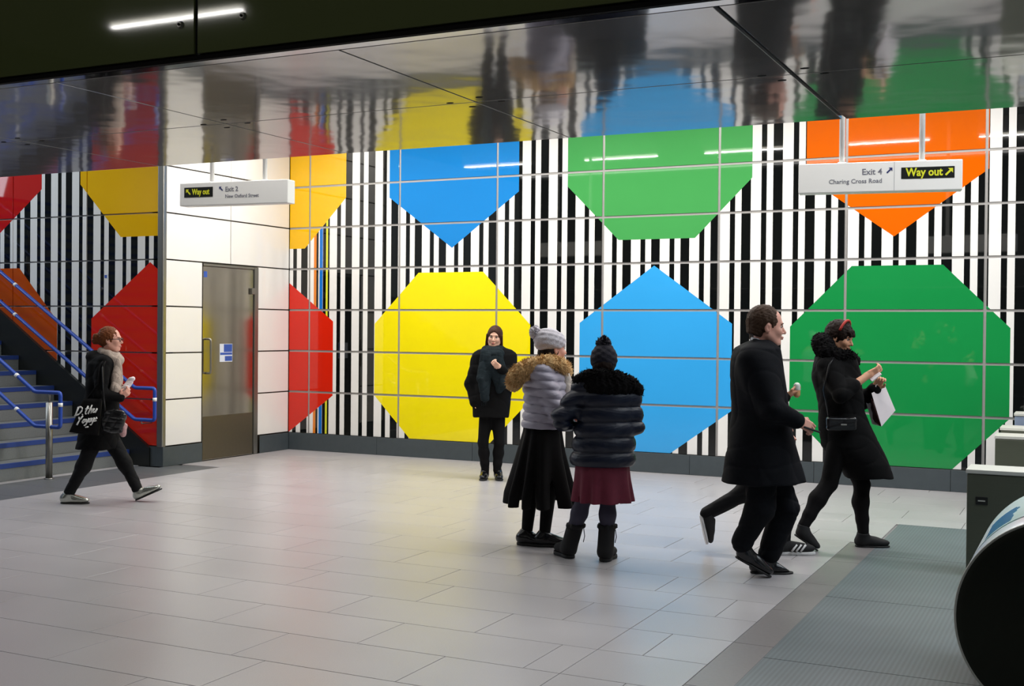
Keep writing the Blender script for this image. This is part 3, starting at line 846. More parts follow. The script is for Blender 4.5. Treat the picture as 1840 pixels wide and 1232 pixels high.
def limbs(F, sh, el, wr, r=(.046, .037, .026)):
    sh = np.asarray(sh)*V(.93, .80, 1)+V(0, 0, -.025)
    return [cap(sh, el, r[0], r[1], .03), cap(el, wr, r[1], r[2], .02)]
def leg(hip, kn, an, r=(.075, .052, .036)):
    return [cap(hip, kn, r[0]*.82, r[1]*.84, .03), cap(kn, an, r[1]*.84, r[2]*.84, .02)]
def legwear(hip, kn, an, r0, r1, r2, calf=.014, back=None):
    """thigh, knee and a calf that swells behind the shin"""
    back = V(0, 0, 0) if back is None else unit(back)*calf
    if calf == 0: return [cap(hip, kn, r0, r1, .04), cap(kn, an, r1, r2, .04)]
    m = kn*.62+an*.38+back; q = kn*.25+an*.75+back*.3
    return [cap(hip, kn, r0, r1, .04), cap(kn, m, r1*.97, r1*1.0, .02), cap(m, q, r1*1.0, r2*1.12, .03), cap(q, an, r2*1.1, r2, .02)]
def foot_prims(heel, toe, up=(0, 0, 1), w=.042, hgt=.055, ankle=None, ra=.04, k=.02):
    heel = np.asarray(heel, float); toe = np.asarray(toe, float); f = unit(toe-heel); up = unit(np.asarray(up)-f*np.dot(up, f)); s = np.cross(up, f)
    L = np.linalg.norm(toe-heel); M = np.array([f, s, up])
    P = [ell(heel+f*.04+up*hgt*.55, (.05, w*.85, hgt*.72), M, k), ell(heel+f*L*.68+up*hgt*.42, (L*.33, w*1.05, hgt*.55), M, k),
         ell(heel+f*L*.42+up*hgt*.62, (L*.30, w*.85, hgt*.72), M, .03)]
    if ankle is not None: P.append(cap(heel+f*.045+up*hgt*.7, ankle, ra, ra, .03))
    P.append(half(-up, heel+up*0.004, .004))
    return P
def shoe(F, heel, toe, m, msole, ankle=None, w=.040, hgt=.058, ra=.045, up=(0, 0, 1), sole=.014, h=.0055, top=None):
    """heel, toe: ends of the sole's underside"""
    heel = np.asarray(heel, float); toe = np.asarray(toe, float); f = unit(toe-heel); u = unit(np.asarray(up, float)-f*np.dot(up, f)); s = np.cross(u, f); L = np.linalg.norm(toe-heel)
    P = foot_prims(heel+u*(sole-.004), toe+u*(sole-.004), u, w, hgt, ankle, ra)
    if ankle is not None: P.append(half(unit(ankle-heel-f*.045), ankle, .006))
    o = solid('shoe', P, h, m, F.root)
    M = np.array([f, s, u])
    S = [ell(heel+f*.045, (.052, w*.92, .12), M, .01), ell(heel+f*L*.68, (L*.34, w*1.10, .12), M, .01), ell(heel+f*L*.40, (L*.30, w*.85, .12), M, .02),
         half(u, heel+u*sole, .002), half(-u, heel, .002)]
    solid('sole', S, .005, msole, o)
    return o

# ---- materials of the figures
SK = mat('skin', rgb(226, 176, 150), 0.5, var=0.05, scale=25)
SK2 = mat('skin_tan', rgb(206, 150, 118), 0.5, var=0.05, scale=25)
SK3 = mat('skin_pink', rgb(226, 166, 146), 0.5, var=0.05, scale=25)
M_EYE = mat('eye_white', rgb(196, 186, 180), 0.3, var=0.0); M_IRIS = mat('iris_dark', rgb(44, 34, 28), 0.2, var=0.0)
M_LIP = mat('lip', rgb(186, 94, 88), 0.45, var=0.03)
H_AUB = mat('hair_auburn', rgb(112, 62, 32), 0.6, spec=0.2, var=0.35, scale=90, bump=0.003, bscale=120, stretch=(1, 1, .3))
H_DRK = mat('hair_dark', rgb(30, 18, 13), 0.6, spec=0.15, var=0.3, scale=90, bump=0.003, bscale=120, stretch=(1, 1, .3))
H_BRN = mat('hair_deep_brown', rgb(62, 34, 22), 0.6, spec=0.2, var=0.3, scale=90, bump=0.003, bscale=120, stretch=(1, 1, .3))
H_GRY = mat('hair_brown_grey', rgb(66, 48, 36), 0.6, spec=0.15, var=0.3, scale=110, bump=0.003, bscale=130)
C_BLK = mat('black_wool', rgb(13, 13, 14), 0.9, var=0.25, scale=40, bump=0.0015, bscale=160, spec=0.15)
C_BLK2 = mat('black_cloth', rgb(15, 14, 15), 0.85, spec=0.15, var=0.2, scale=30, bump=0.001, bscale=120)
C_NVYC = mat('dark_navy_wool', rgb(12, 14, 19), 0.85, var=0.2, scale=30, bump=0.001, bscale=140, spec=0.15)
C_TRS = mat('black_trouser', rgb(16, 16, 18), 0.8, spec=0.2, var=0.2, scale=30)
C_SCF = mat('beige_scarf_knit', rgb(176, 160, 148), 0.9, var=0.2, scale=60, bump=0.004, bscale=90)
C_TEAL = mat('dark_teal_scarf', rgb(32, 40, 44), 0.95, spec=0.1, var=0.25, scale=60, bump=0.004, bscale=90)
C_GRY = mat('lilac_grey_nylon', rgb(160, 156, 172), 0.5, var=0.08, scale=12, bump=0.002, bscale=40, sheen=0.2)
C_HATG = mat('light_grey_knit', rgb(200, 196, 204), 0.9, var=0.2, scale=70, bump=0.004, bscale=90)
C_FUR = mat('tan_fur', rgb(205, 168, 116), 0.9, var=0.35, scale=45, bump=0.004, bscale=80)
C_FURK = mat('black_fur', rgb(12, 11, 12), 0.95, spec=0.1, var=0.3, scale=45, bump=0.004, bscale=80)
C_NVY = mat('navy_puffer', rgb(17, 24, 42), 0.42, spec=0.35, var=0.15, scale=12, bump=0.002, bscale=40)
C_HATN = mat('dark_navy_knit', rgb(15, 13, 28), 0.9, var=0.2, scale=70, bump=0.004, bscale=90)
C_BUR = mat('burgundy_wool', rgb(98, 24, 46), 0.85, var=0.2, scale=30, bump=0.001, bscale=140)
C_TGT = mat('slate_tights', rgb(52, 50, 68), 0.8, var=0.1)
C_LTH = mat('black_leather', rgb(20, 20, 22), 0.28, var=0.2, scale=20, bump=0.002, bscale=30)
C_SLV = mat('silver_leather', rgb(190, 192, 184), 0.24, 0.85, var=0.25, scale=14)
C_SHOE = mat('polished_black_shoe', rgb(16, 17, 20), 0.2, var=0.1)
C_SUED = mat('black_suede', rgb(18, 18, 20), 0.8, var=0.2)
C_SOLE = mat('black_rubber_sole', rgb(18, 18, 18), 0.6, var=0.1); C_WSOL = mat('white_rubber_sole', rgb(205, 205, 205), 0.6, var=0.05)
C_SHRT = mat('white_shirt', rgb(224, 226, 232), 0.7, var=0.03)
C_PAPR = mat('white_paper', rgb(238, 228, 230), 0.7, var=0.05, scale=10)
C_BROWN = mat('dark_brown_paper', rgb(72, 30, 28), 0.6, var=0.1)
C_RED = mat('red_fabric', rgb(170, 40, 30), 0.7, var=0.1)
C_PLS = mat('dark_plastic', rgb(24, 24, 28), 0.3, var=0.05)
C_FRUIT = mat('pale_plastic_cap', rgb(206, 214, 206), 0.4, var=0.05)

def nubs(o_parent, pts, r, n, length, m, name='fur_tufts', seed=3, down=0.3):
    """short fur tufts standing off a tube-shaped collar: one joined part"""
    g = np.random.default_rng(seed); pts = [np.asarray(p, float) for p in pts]
    vs, fs = [], []
    for _ in range(n):
        i = g.integers(0, len(pts)-1); t = g.random(); c = pts[i]*(1-t)+pts[i+1]*t; ax = unit(pts[i+1]-pts[i])
        d = g.normal(size=3); d = unit(d-ax*np.dot(d, ax)*0.8); d2 = unit(d+V(0, 0, -down)+g.normal(size=3)*.35)
        b = c+d*r*.93; q = unit(np.cross(d2, ax)+1e-3); q2 = np.cross(d2, q); k = len(vs); wv = .0045
        L = length*g.uniform(.6, 1.2)
        vs += [b+q*wv, b-q*wv*.5+q2*wv, b-q*wv*.5-q2*wv, b+d2*L]
        fs += [(k, k+1, k+3), (k+1, k+2, k+3), (k+2, k, k+3)]
    me = bpy.data.meshes.new(name); me.from_pydata([tuple(v) for v in vs], [], fs); me.update()
    o = link(name, me, m, o_parent); o['kind'] = 'stuff'; return o
def ring_pts(c, rx, ry, z=0.0, n=28, tilt=0.0, a0=0.0, a1=2*math.pi, tx=0.0):
    out = []
    for i in range(n+1):
        a = a0+(a1-a0)*i/n
        x, y = rx*math.cos(a), ry*math.sin(a); out.append(c+V(x, y, z+tilt*y+tx*x))
    return out
def chain(pts, r, k=.02): return [cap(a, b, r if not callable(r) else r(i/len(pts)), None, k) for i, (a, b) in enumerate(zip(pts, pts[1:]))]
def gz(v, z=0.0): v = np.array(v); v[2] = z; return v
BH = .005

def torso_core(sh_l, sh_r, hip_l, hip_r, neck, hd, rn=.052, belly=None, thin=.09):
    c = (sh_l+sh_r)/2; p = (hip_l+hip_r)/2; m = (c+p)/2
    return [cap(sh_l*.62+c*.38-V(0, 0, .02), sh_r*.62+c*.38-V(0, 0, .02), .046, k=.04), cap(c-V(0, 0, .08), m, thin, thin*.9, .06), cap(m, p, thin*.9, thin, .06), cap(hip_l, hip_r, .07, k=.05),
            cap(c+V(0, 0, -.02), neck, rn*1.1, rn, .04), cap(neck, hd, rn, rn*.96, .025)]

# ------------------------------------------------------------------ 1. the woman walking on the left
F = Fig(190, 902, 'woman walking at left in black coat, beige scarf, glasses and silver boots'); J = F.J; BK = V(-1, 0, 0)
H = Head(J(199, 610.5), 2, 2, 0, .94)
shN, shF = J(186, 651, -.16), J(189, 651, .16); hpN, hpF = J(180, 762, -.08), J(184, 762, .08)
elN, wrN = J(180, 708, -.23), J(216, 714, -.15); elF, wrF = J(196, 706, .22), J(217, 704, .02)
knR, anR = J(150, 838, -.09), gz(J(124, 884, -.10), .095); knF, anF = J(224, 832, .08), J(247, 878, .08)
neck = H.w((-.035, 0, -.155))
hN = hand_prims(wrN, (.75, .25, .55), (-.4, .6, .5), 1, .7, .88); hF = hand_prims(wrF, (.8, -.1, .5), (.1, -.9, .1), -1, .65, .88)
solid('body', H.prims()+torso_core(shN, shF, hpN, hpF, neck, H.w((-.02, 0, -.06)), .048)+limbs(F, shN, elN, wrN, (.042, .034, .023))+limbs(F, shF, elF, wrF, (.042, .034, .023))
      + leg(hpN, knR, anR, (.07, .05, .034))+leg(hpF, knF, anF, (.07, .05, .034))+hN+hF, BH, SK3, F.root)
H.features(F.root, H_AUB, M_LIP)
hair = [H.e((-.022, 0, .030), (.104, .087, .104), .02)]+H.hair_cut()+[H.e((-.115, 0, .012), (.050, .048, .046), .02), H.e((-.150, .01, -.004), (.036, .040, .034), .02), H.e((-.135, -.02, .04), (.03, .03, .026), .02), H.cp((-.06, 0, -.04), (-.11, 0, 0), .035, .03)]
solid('hair', hair, .006, H_AUB, F.root, fur(.0035, 4))
gl = tube('glasses', [H.w(p) for p in [(.0, .083, .008), (.094, .062, .006)]], .0028, C_PLS, F.root, 6)
tube('temple_arm', [H.w(p) for p in [(.0, -.083, .008), (.094, -.062, .006)]], .0028, C_PLS, gl, 6)
for q in (1, -1):
    tube('lens_rim', [H.w((.103-.006*abs(math.sin(a)), .034*q+.027*math.cos(a), -.002+.019*math.sin(a))) for a in np.linspace(0, 6.283, 17)[:-1]], .0026, C_PLS, gl, 6, True)
tube('bridge', [H.w((.104, .008, .004)), H.w((.108, 0, .007)), H.w((.104, -.008, .004))], .0025, C_PLS, gl, 6)
rows = [(632, 180, 208, .075, 0), (640, 168, 212, .15, 0), (652, 160, 215, .195, 0), (675, 156, 215, .195, 0), (705, 155, 213, .18, 0), (740, 150, 213, .18, 0), (775, 144, 214, .19, 0), (806, 137, 207, .19, 0)]
coat = [loft(F.keys(rows), .02), cap(shN, elN, .066, .056, .04), cap(elN, wrN-unit(wrN-elN)*.0, .056, .044, .03), *legwear(shF, elF, wrF, .066, .056, .044, back=BK),
        ell(J(172, 641, 0), (.085, .11, .06), None, .03)]
solid('coat', coat, .008, C_BLK, F.root, folds(.005, 16, 16, 11, 1))
sc = J(197, 634, 0)
scf = chain(ring_pts(sc, .070, .075, 0, 20, 0, tx=-.35), .028, .015)+chain(ring_pts(sc+V(.012, 0, -.028), .078, .080, 0, 20, 0, tx=-.45), .028, .015)
scf += [cap(J(210, 645, -.06), J(208, 702, -.135), .036, .048, .03), cap(J(212, 645, .02), J(213, 710, .0), .036, .04, .03), cap(J(208, 700, -.13), J(211, 712, -.10), .045, .03, .03)]
solid('scarf', scf, .0065, C_SCF, F.root, folds(.006, 40, 40, 14, 5))
solid('trousers', [*legwear(hpN, knR, anR, .092, .064, .048, calf=0), *legwear(hpF, knF, anF, .092, .064, .048, calf=0)], .008, C_TRS, F.root, folds(.004, 20, 20, 16, 6))
a, b = gz(J(110, 902, -.10), 0), gz(J(160, 902, -.10), 0)
shoe(F, a, b, C_SLV, C_SOLE, anR+V(0, 0, .0), .038, .058, .046)
a, b = gz(J(245, 899, .08), .004), J(291, 879, .08)
shoe(F, a, b, C_SLV, C_SOLE, anF, .038, .056, .045, up=(-.4, 0, 1))
walk = F
# what she carries
t = root('tote_bag', 'black cloth tote bag with white brush lettering, on the walking woman\'s hip', 'bag', tuple(Vector(F.g)), -YAW)
A_, B_, C_, D_ = J(152, 716, -.27), J(183, 716, -.27), J(176, 782, -.29), J(126, 776, -.27)
def slab(name, pts, th, m, parent, bev=.004, puffy=0.0, nrm=None):
    pts = [Vector(p) for p in pts]; n = nrm or (pts[1]-pts[0]).cross(pts[2]-pts[0]).normalized()
    bm = bmesh.new(); N = 8
    if len(pts) == 4:
        g = [[None]*(N+1) for _ in range(N+1)]; g2 = [[None]*(N+1) for _ in range(N+1)]
        for i in range(N+1):
            for j in range(N+1):
                u, v = i/N, j/N
                p = (pts[0]*(1-u)+pts[1]*u)*(1-v)+(pts[3]*(1-u)+pts[2]*u)*v
                e = puffy*math.sin(math.pi*u)*math.sin(math.pi*v)**.6+puffy*.12*math.sin(9*u+7*v)
                g[i][j] = bm.verts.new(p+n*(th/2+e)); g2[i][j] = bm.verts.new(p-n*(th/2+e*.6))
        for i in range(N):
            for j in range(N):
                bm.faces.new((g[i][j], g[i+1][j], g[i+1][j+1], g[i][j+1])); bm.faces.new((g2[i][j], g2[i][j+1], g2[i+1][j+1], g2[i+1][j]))
        for i in range(N):
            bm.faces.new((g[i][0], g2[i][0], g2[i+1][0], g[i+1][0])); bm.faces.new((g[i][N], g[i+1][N], g2[i+1][N], g2[i][N]))
            bm.faces.new((g[0][i], g[0][i+1], g2[0][i+1], g2[0][i])); bm.faces.new((g[N][i], g2[N][i], g2[N][i+1], g[N][i+1]))
    return done(bm, name, m, parent, smooth=True)
slab('bag_body', [A_, B_, C_, D_], .05, C_BLK2, t, puffy=.015)
tube('bag_strap', [A_+V(.03, 0, 0), J(176, 690, -.27), J(180, 655, -.245), J(186, 648, -.20)], .009, C_BLK2, t, 8)
tube('bag_strap', [B_-V(.02, 0, 0), J(186, 690, -.27), J(186, 655, -.245), J(190, 648, -.19)], .009, C_BLK2, t, 8)
upm = Matrix(((1, 0, 0, 0), (0, 0, -1, 0), (0, 1, 0, 0), (0, 0, 0, 1)))
GL = {'D': [[(.05, 0), (.12, 1.0)], [(0, .92), (.45, 1.0), (.68, .6), (.5, .15), (-.02, 0)]], '.': [[(.08, .0), (.12, .06)]],
      't': [[(.2, .95), (.12, .15), (.32, 0)], [(0, .62), (.38, .68)]], 'h': [[(.02, 0), (.14, 1.0)], [(.06, .35), (.28, .58), (.36, .4), (.34, 0)]],
      'u': [[(.06, .55), (.04, .12), (.25, .05), (.40, .5)], [(.40, .5), (.38, 0)]], 'Y': [[(0, 1.0), (.25, .5), (.52, 1.05)], [(.25, .5), (.12, -.1)]],
      'o': [[(.22, .55), (.02, .35), (.12, .02), (.34, .15), (.36, .45), (.2, .55)]], 'y': [[(.05, .55), (.08, .15), (.32, .2)], [(.42, .58), (.22, -.35), (.02, -.3)]],
      'a': [[(.36, .5), (.1, .52), (.02, .12), (.2, .02), (.36, .42)], [(.36, .5), (.40, 0)]], 'g': [[(.36, .5), (.1, .52), (.04, .15), (.25, .08), (.36, .42)], [(.38, .5), (.26, -.4), (.0, -.3)]],
      'e': [[(.05, .28), (.32, .36), (.22, .56), (.04, .36), (.12, .02), (.36, .1)]], '-': [[(0, .1), (.9, .14)]]}
def brush(word, p0, sz, adv=.48, slope=.16, slant=.35):
    bm = bmesh.new(); x0 = 0.0
    for ch in word:
        for st_ in GL[ch]:
            pts = [Vector(tuple(p0)) + Vector(((x0+a_+slant*b_)*sz, 0, (b_+(x0+a_)*slope)*sz)) for a_, b_ in st_]
            sm = bend(pts, min((pts[k+1]-pts[k]).length for k in range(len(pts)-1))*.4, 3) if len(pts) > 2 else pts
            tube_bm(bm, sm, [.0055+.0025*math.sin(1.7*k+x0) for k in range(len(sm))], 6)
        x0 += adv+(.3 if ch in 'DY' else 0)-(.25 if ch == '.' else 0)
    done(bm, 'brush_lettering', M_SIGN, t, label='white brush lettering', smooth=True)
brush('D.thu', J(134, 747, -.318), .078); brush('Yoyage', J(137, 762, -.322), .066, .40); brush('-', J(153, 768, -.322), .03)
t = root('handbag', 'shiny black leather handbag at the walking woman\'s front hip', 'bag', tuple(Vector(F.g)), -YAW)
solid('bag_body', [rbox(J(204, 760, -.27), V(.10, .045, .085), .035, hframe(.0, -.18), .02), ell(J(208, 744, -.27), (.085, .04, .05), None, .03)], .0065, C_LTH, t, folds(.008, 30, 30, 34, 8))
tube('bag_strap', [J(190, 745, -.29), J(185, 700, -.30), J(184, 660, -.26), J(188, 645, -.17)], .007, C_LTH, t, 8)
solid('hanging_scarf_end', [cap(J(222, 765, -.25), J(221, 780, -.25), .035, .028, .01)], .007, mat('patterned_pink_print', rgb(190, 150, 150), .8, var=.6, scale=45), t, folds(.004, 50, 50, 50, 3))
t = root('paper_parcel', 'crumpled white paper held up in the walking woman\'s hands', 'paper', tuple(Vector(F.g)), -YAW)
solid('wrapping', [cap(J(224, 700, -.06), J(234, 684, -.05), .035, .030, .02), ell(J(237, 679, -.05), (.030, .02, .022), hframe(.6), .02)], .006, C_PAPR, t, folds(.010, 45, 45, 40, 2))

# ------------------------------------------------------------------ 2. the woman standing before the yellow shape
F = Fig(884, 861, 'woman standing facing camera in front of the yellow panel, black coat, hand at scarf'); J = F.J; BK = V(0, 1, 0)
H = Head(J(889, 605.5, 0), -97, -3, -5, .97)
sR, sL = J(861, 641, 0), J(916, 641, 0); hR, hL = J(875, 735, 0), J(895, 735, 0)
eR, wR = J(846, 690, .02), J(852, 722, -.05); eL, wL = J(921, 684, -.06), J(898, 660, -.22)
kR, aR = J(868, 795, -.02), gz(J(872, 845, 0), .10); kL, aL = J(897, 795, -.02), gz(J(893, 845, 0), .10)
neck = H.w((-.03, 0, -.15))
hd = hand_prims(wL, (-.78, -.12, .62), (.35, .85, .2), 1, .75, .86)
solid('body', H.prims()+torso_core(sR, sL, hR, hL, neck, H.w((-.02, 0, -.06)), .05)+limbs(F, sR, eR, wR, (.042, .034, .023))+limbs(F, sL, eL, wL, (.042, .034, .023))
      + leg(hR, kR, aR, (.068, .048, .034))+leg(hL, kL, aL, (.068, .048, .034))+hd+hand_prims(wR, (.3, -.2, -.9), (.9, 0, .2), 1, .5, .86), BH, SK, F.root)
H.features(F.root, H_DRK, M_LIP)
hm = [H.e((-.012, 0, .032), (.107, .085, .099), .02), H.e((-.05, 0, -.06), (.06, .080, .09), .03), H.e((.118, 0, -.040), (.080, .070, .112), .010, 's')]
hm += [H.cp((.03, .083*q, .02), (-.005, .082*q, -.10), .010, .018, .02) for q in (1, -1)]
solid('hair', hm, .005, H_BRN, F.root, fur(.0008, 5))
rows = [(622, 876, 904, .08, 0), (629, 864, 916, .11, 0), (637, 855, 923, .13, 0), (660, 850, 925, .15, 0), (690, 847, 921, .15, 0), (720, 848, 918, .16, 0), (749, 850, 914, .17, 0)]
solid('coat', [loft(F.keys(rows), .02), cap(sR, eR, .068, .062, .07), cap(eR, wR, .062, .05, .04), cap(sL, eL, .072, .062, .04), cap(eL, wL+(eL-wL)*.12, .06, .046, .03)], .008, C_BLK, F.root, folds(.005, 14, 16, 9, 12))
scc = J(887, 628, 0)
scf = chain(ring_pts(scc, .085, .085, 0, 22), .036)+chain(ring_pts(scc+V(0, -.02, -.035), .10, .095, 0, 22), .038)
scf += [cap(J(870, 632, -.13), J(864, 680, -.19), .038, .040, .03), cap(J(864, 680, -.19), J(869, 716, -.18), .040, .036, .02), cap(J(878, 640, -.14), J(875, 716, -.18), .04, .03, .03), cap(J(895, 636, -.12), J(904, 690, -.17), .055, .06, .03), cap(J(885, 650, -.14), J(897, 700, -.16), .05, .04, .03)]
scf += [cap(J(x_, 714, -.185), J(x_+1, 729, -.185), .008, .003, .004) for x_ in (865, 868, 871, 874)]
solid('scarf', scf, .0065, C_TEAL, F.root, folds(.006, 40, 40, 12, 9))
solid('leggings', [*legwear(hR, kR, aR, .080, .056, .042, back=BK), *legwear(hL, kL, aL, .080, .056, .042, back=BK)], .008, C_BLK2, F.root)
for an, px_ in ((aR, 872), (aL, 894)):
    g = gz(J(px_, 850, 0), 0); sgn = -1 if px_ < 880 else 1
    shoe(F, g+V(0, .07, 0), g+V(.03*sgn, -.15, 0), C_SHOE, C_SOLE, an+V(0, 0, .04), .038, .055, .044, sole=.02)

# ------------------------------------------------------------------ 3. woman in the pale quilted jacket
F = Fig(968, 981, 'woman in pale grey quilted jacket with tan fur hood, grey bobble hat, long black skirt'); J = F.J; BK = V(-1, -.3, 0)
H = Head(J(993, 627, 0), 22, 0, 0, .97)
sN, sF = J(972, 668, -.17), J(985, 668, .17); hN_, hF_ = J(966, 790, -.08), J(978, 790, .08)
eN, wN = J(1001, 738, -.19), J(1021, 758, -.02); eF, wF = J(1012, 730, .17), J(1024, 752, .05)
fl0, fl1 = on_plane(930, 978, 2, 0), on_plane(962, 983, 2, 0); fr0, fr1 = on_plane(962, 981, 2, 0), on_plane(1013, 987, 2, 0)
def W2L(F, w):
    d = w-F.g; return V(d.dot(F.rh), d.dot(F.fh), 0)
fl0, fr0 = W2L(F, fl0), W2L(F, fr0)
fl1 = fl0+unit(V(.9, -.35, 0))*.235; fr1 = fr0+unit(V(1, -.12, 0))*.235
aN, aF = gz(J(979, 955, fr0[1]), .11), gz(J(947, 955, fl0[1]), .11); kN, kF = gz(J(988, 880, -.04), .48), gz(J(956, 880, .03), .48)
neck = H.w((-.03, 0, -.15))
solid('body', H.prims()+torso_core(sN, sF, hN_, hF_, neck, H.w((-.02, 0, -.06)), .048)+limbs(F, sN, eN, wN)+limbs(F, sF, eF, wF)+leg(hN_, kN, aN)+leg(hF_, kF, aF)
      + hand_prims(wN, (.8, .4, .1), (0, .7, .5), -1, .7, .88)+hand_prims(wF, (.8, -.3, .1), (0, -.8, .4), 1, .7, .88), BH, SK3, F.root)
H.features(F.root, H_DRK, M_LIP)
solid('hair', [H.e((-.03, 0, -.03), (.09, .082, .09), .02)]+H.hair_cut(), .007, H_DRK, F.root, fur(.002, 5))
hat = [H.e((-.018, 0, .052), (.122, .102, .098), .02), H.e((-.050, 0, .075), (.095, .09, .085), .03), half(-H.M[2]+H.M[0]*.10, H.w((0, 0, .005)), .01)]
solid('knit_hat', hat, .006, C_HATG, F.root, lambda x, y, z: .004*np.sin(150*(z-.25*x))*np.sin(60*x+60*y))
pc = J(962, 597, -.01)
solid('pompom', [ell(pc, (.045, .045, .045))], .0055, C_HATG, F.root, fur(.009, 2))
nubs(F.root, [pc-V(.002, 0, 0), pc, pc+V(.002, 0, 0)], .042, 400, .018, C_HATG, 'pompom_strands', down=0)
rows = [(650, 955, 1004, .10, 0), (658, 943, 1010, .16, 0), (668, 938, 1014, .19, 0), (690, 938, 1018, .20, 0), (712, 941, 1018, .19, 0), (740, 940, 1012, .18, 0), (768, 936, 1011, .18, 0)]
solid('quilted_jacket', [loft(F.keys(rows), .02), *legwear(sN, eN, wN, .078, .068, .05, back=BK), *legwear(sF, eF, wF, .074, .064, .05, back=BK)], .007, C_GRY, F.root, puff(.014, .062, 0, .10))
cp_ = [J(923, 690, -.12), J(926, 676, -.14), J(938, 664, -.16), J(958, 656, -.17), J(985, 651, -.15), J(1005, 655, -.09), J(1013, 664, -.02)]
cp2 = [J(923, 690, -.12), J(930, 676, -.04), J(945, 664, .03), J(965, 655, .09), J(990, 652, .11), J(1010, 658, .08), J(1018, 668, .03)]
solid('fur_collar', chain(cp_, .050, .03)+chain(cp2, .045, .03)+[ell(J(945, 675, -.06), (.09, .10, .05), None, .04)], .007, C_FUR, F.root, fur(.008, 7))
nubs(F.root, cp_, .052, 2600, .030, C_FUR, seed=5); nubs(F.root, cp2, .045, 900, .028, C_FUR, seed=6)
solid('neck_scarf', [cap(J(1012, 668, -.03), J(1020, 705, -.02), .045, .05, .03), cap(J(1016, 690, .03), J(1020, 712, .03), .04, .04, .03)], .007, mat('cream_knit', rgb(206, 196, 186), .9, var=.2, scale=60, bump=.004), F.root, folds(.006, 40, 40, 20, 2))
rows = [(760, 942, 1008, .15, 0), (775, 940, 1009, .16, 0), (810, 931, 1013, .20, 0), (850, 921, 1021, .24, 0), (885, 912, 1028, .27, 0), (906, 911, 1031, .28, 0)]
kk = F.keys(rows); kin = [(z-.06, cx, cy, rx*.90, ry*.90) for z, cx, cy, rx, ry in kk]
solid('long_skirt', [loft(kk, .01, pleat=(10, .17, kk[0][0]+.1, kk[-1][0])), loft(kin[1:], .01, 's')], .008, C_BLK2, F.root)
solid('stockings', [cap(kN, aN, .058, .042, .03), cap(kN+V(0, 0, .2), kN, .07, .058, .03), cap(kF, aF, .058, .042, .03), cap(kF+V(0, 0, .2), kF, .07, .058, .03)], .008, C_BLK2, F.root)
shoe(F, fl0, fl1, C_SHOE, C_SOLE, aF, .041, .06, .046, sole=.022); shoe(F, fr0, fr1, C_SHOE, C_SOLE, aN, .041, .06, .046, sole=.022)
t = root('food_box', 'small red and white item in the grey-jacketed woman\'s hands', 'box', tuple(Vector(F.g)), -YAW)
p_ = J(1021, 768, .02); box('carton', tuple(p_-V(.05, .05, .015)), tuple(p_+V(.05, .05, .012)), C_RED, t, .004)
box('paper_liner', tuple(p_+V(-.045, -.045, .010)), tuple(p_+V(.045, .045, .05)), C_PAPR, t, .012)

# ------------------------------------------------------------------ 4. person in navy puffer seen from behind
F = Fig(1057, 1007, 'person from behind in navy puffer jacket, dark bobble hat and burgundy skirt'); J = F.J; BK = V(0, -1, 0)
H = Head(J(1085, 652, 0), 84, -4, 0, .95)
sL, sR = J(1050, 697, 0), J(1130, 700, 0); hL, hR = J(1068, 830, 0), J(1102, 830, 0)
eL, wL = J(1009, 750, -.04), J(1022, 762, .20); eR, wR = J(1140, 765, 0), J(1128, 768, .24)
bl, br = W2L(F, on_plane(1018, 1000, 2, 0)), W2L(F, on_plane(1090, 1006, 2, 0))
kL, kR = gz(J(1050, 905, .03), .44), gz(J(1092, 905, .02), .44)
aL, aR = bl+V(.03, 0, .13), br+V(0, 0, .13)
neck = H.w((-.03, 0, -.15))
solid('body', H.prims()+torso_core(sL, sR, hL, hR, neck, H.w((-.02, 0, -.06)), .048)+limbs(F, sL, eL, wL)+limbs(F, sR, eR, wR)+leg(hL, kL, aL)+leg(hR, kR, aR)
      + hand_prims(wL, (.3, .9, .1), (.9, 0, .2), 1, .7, .88)+hand_prims(wR, (-.3, .9, .1), (-.9, 0, .2), -1, .7, .88), BH, SK3, F.root)
H.features(F.root, H_DRK, M_LIP)
solid('hair', [H.e((-.03, 0, -.02), (.085, .082, .09), .02)]+H.hair_cut(), .007, H_DRK, F.root, fur(.002, 5))
solid('knit_hat', [H.e((-.008, 0, .02), (.106, .098, .100), .03), H.e((-.005, 0, .065), (.085, .078, .085), .04), half(-H.M[2], H.w((0, 0, -.075)), .01)], .006, C_HATN, F.root, lambda x, y, z: .003*np.sin(150*z)*np.sin(90*x))
pc = J(1085, 617, 0)
solid('pompom', [ell(pc, (.052, .052, .045))], .0055, C_HATN, F.root, fur(.009, 2))
nubs(F.root, [pc-V(.002, 0, 0), pc, pc+V(.002, 0, 0)], .047, 400, .020, C_HATN, 'pompom_strands', down=0)
rows = [(672, 1058, 1115, .12, 0), (684, 1044, 1136, .15, 0), (700, 1038, 1144, .17, 0), (740, 1036, 1142, .17, 0), (790, 1030, 1141, .18, 0), (825, 1025, 1141, .185, 0), (838, 1026, 1139, .18, 0)]
solid('puffer_jacket', [loft(F.keys(rows), .02), *legwear(sL, eL, wL, .080, .070, .052, back=BK), *legwear(sR, eR, wR, .078, .066, .052, back=BK)], .007, C_NVY, F.root, puff(.020, .105, .03))
hp = [J(1040, 690, .06), J(1044, 684, -.02), J(1058, 676, -.08), J(1080, 674, -.11), J(1108, 678, -.12), J(1132, 688, -.09), J(1143, 700, -.03), J(1143, 704, .06)]
solid('fur_hood', chain(hp, .042, .03)+[ell(J(1095, 695, -.10), (.17, .085, .075), None, .04)], .007, C_FURK, F.root, fur(.007, 7))
nubs(F.root, hp, .044, 1500, .025, C_FURK, seed=8)
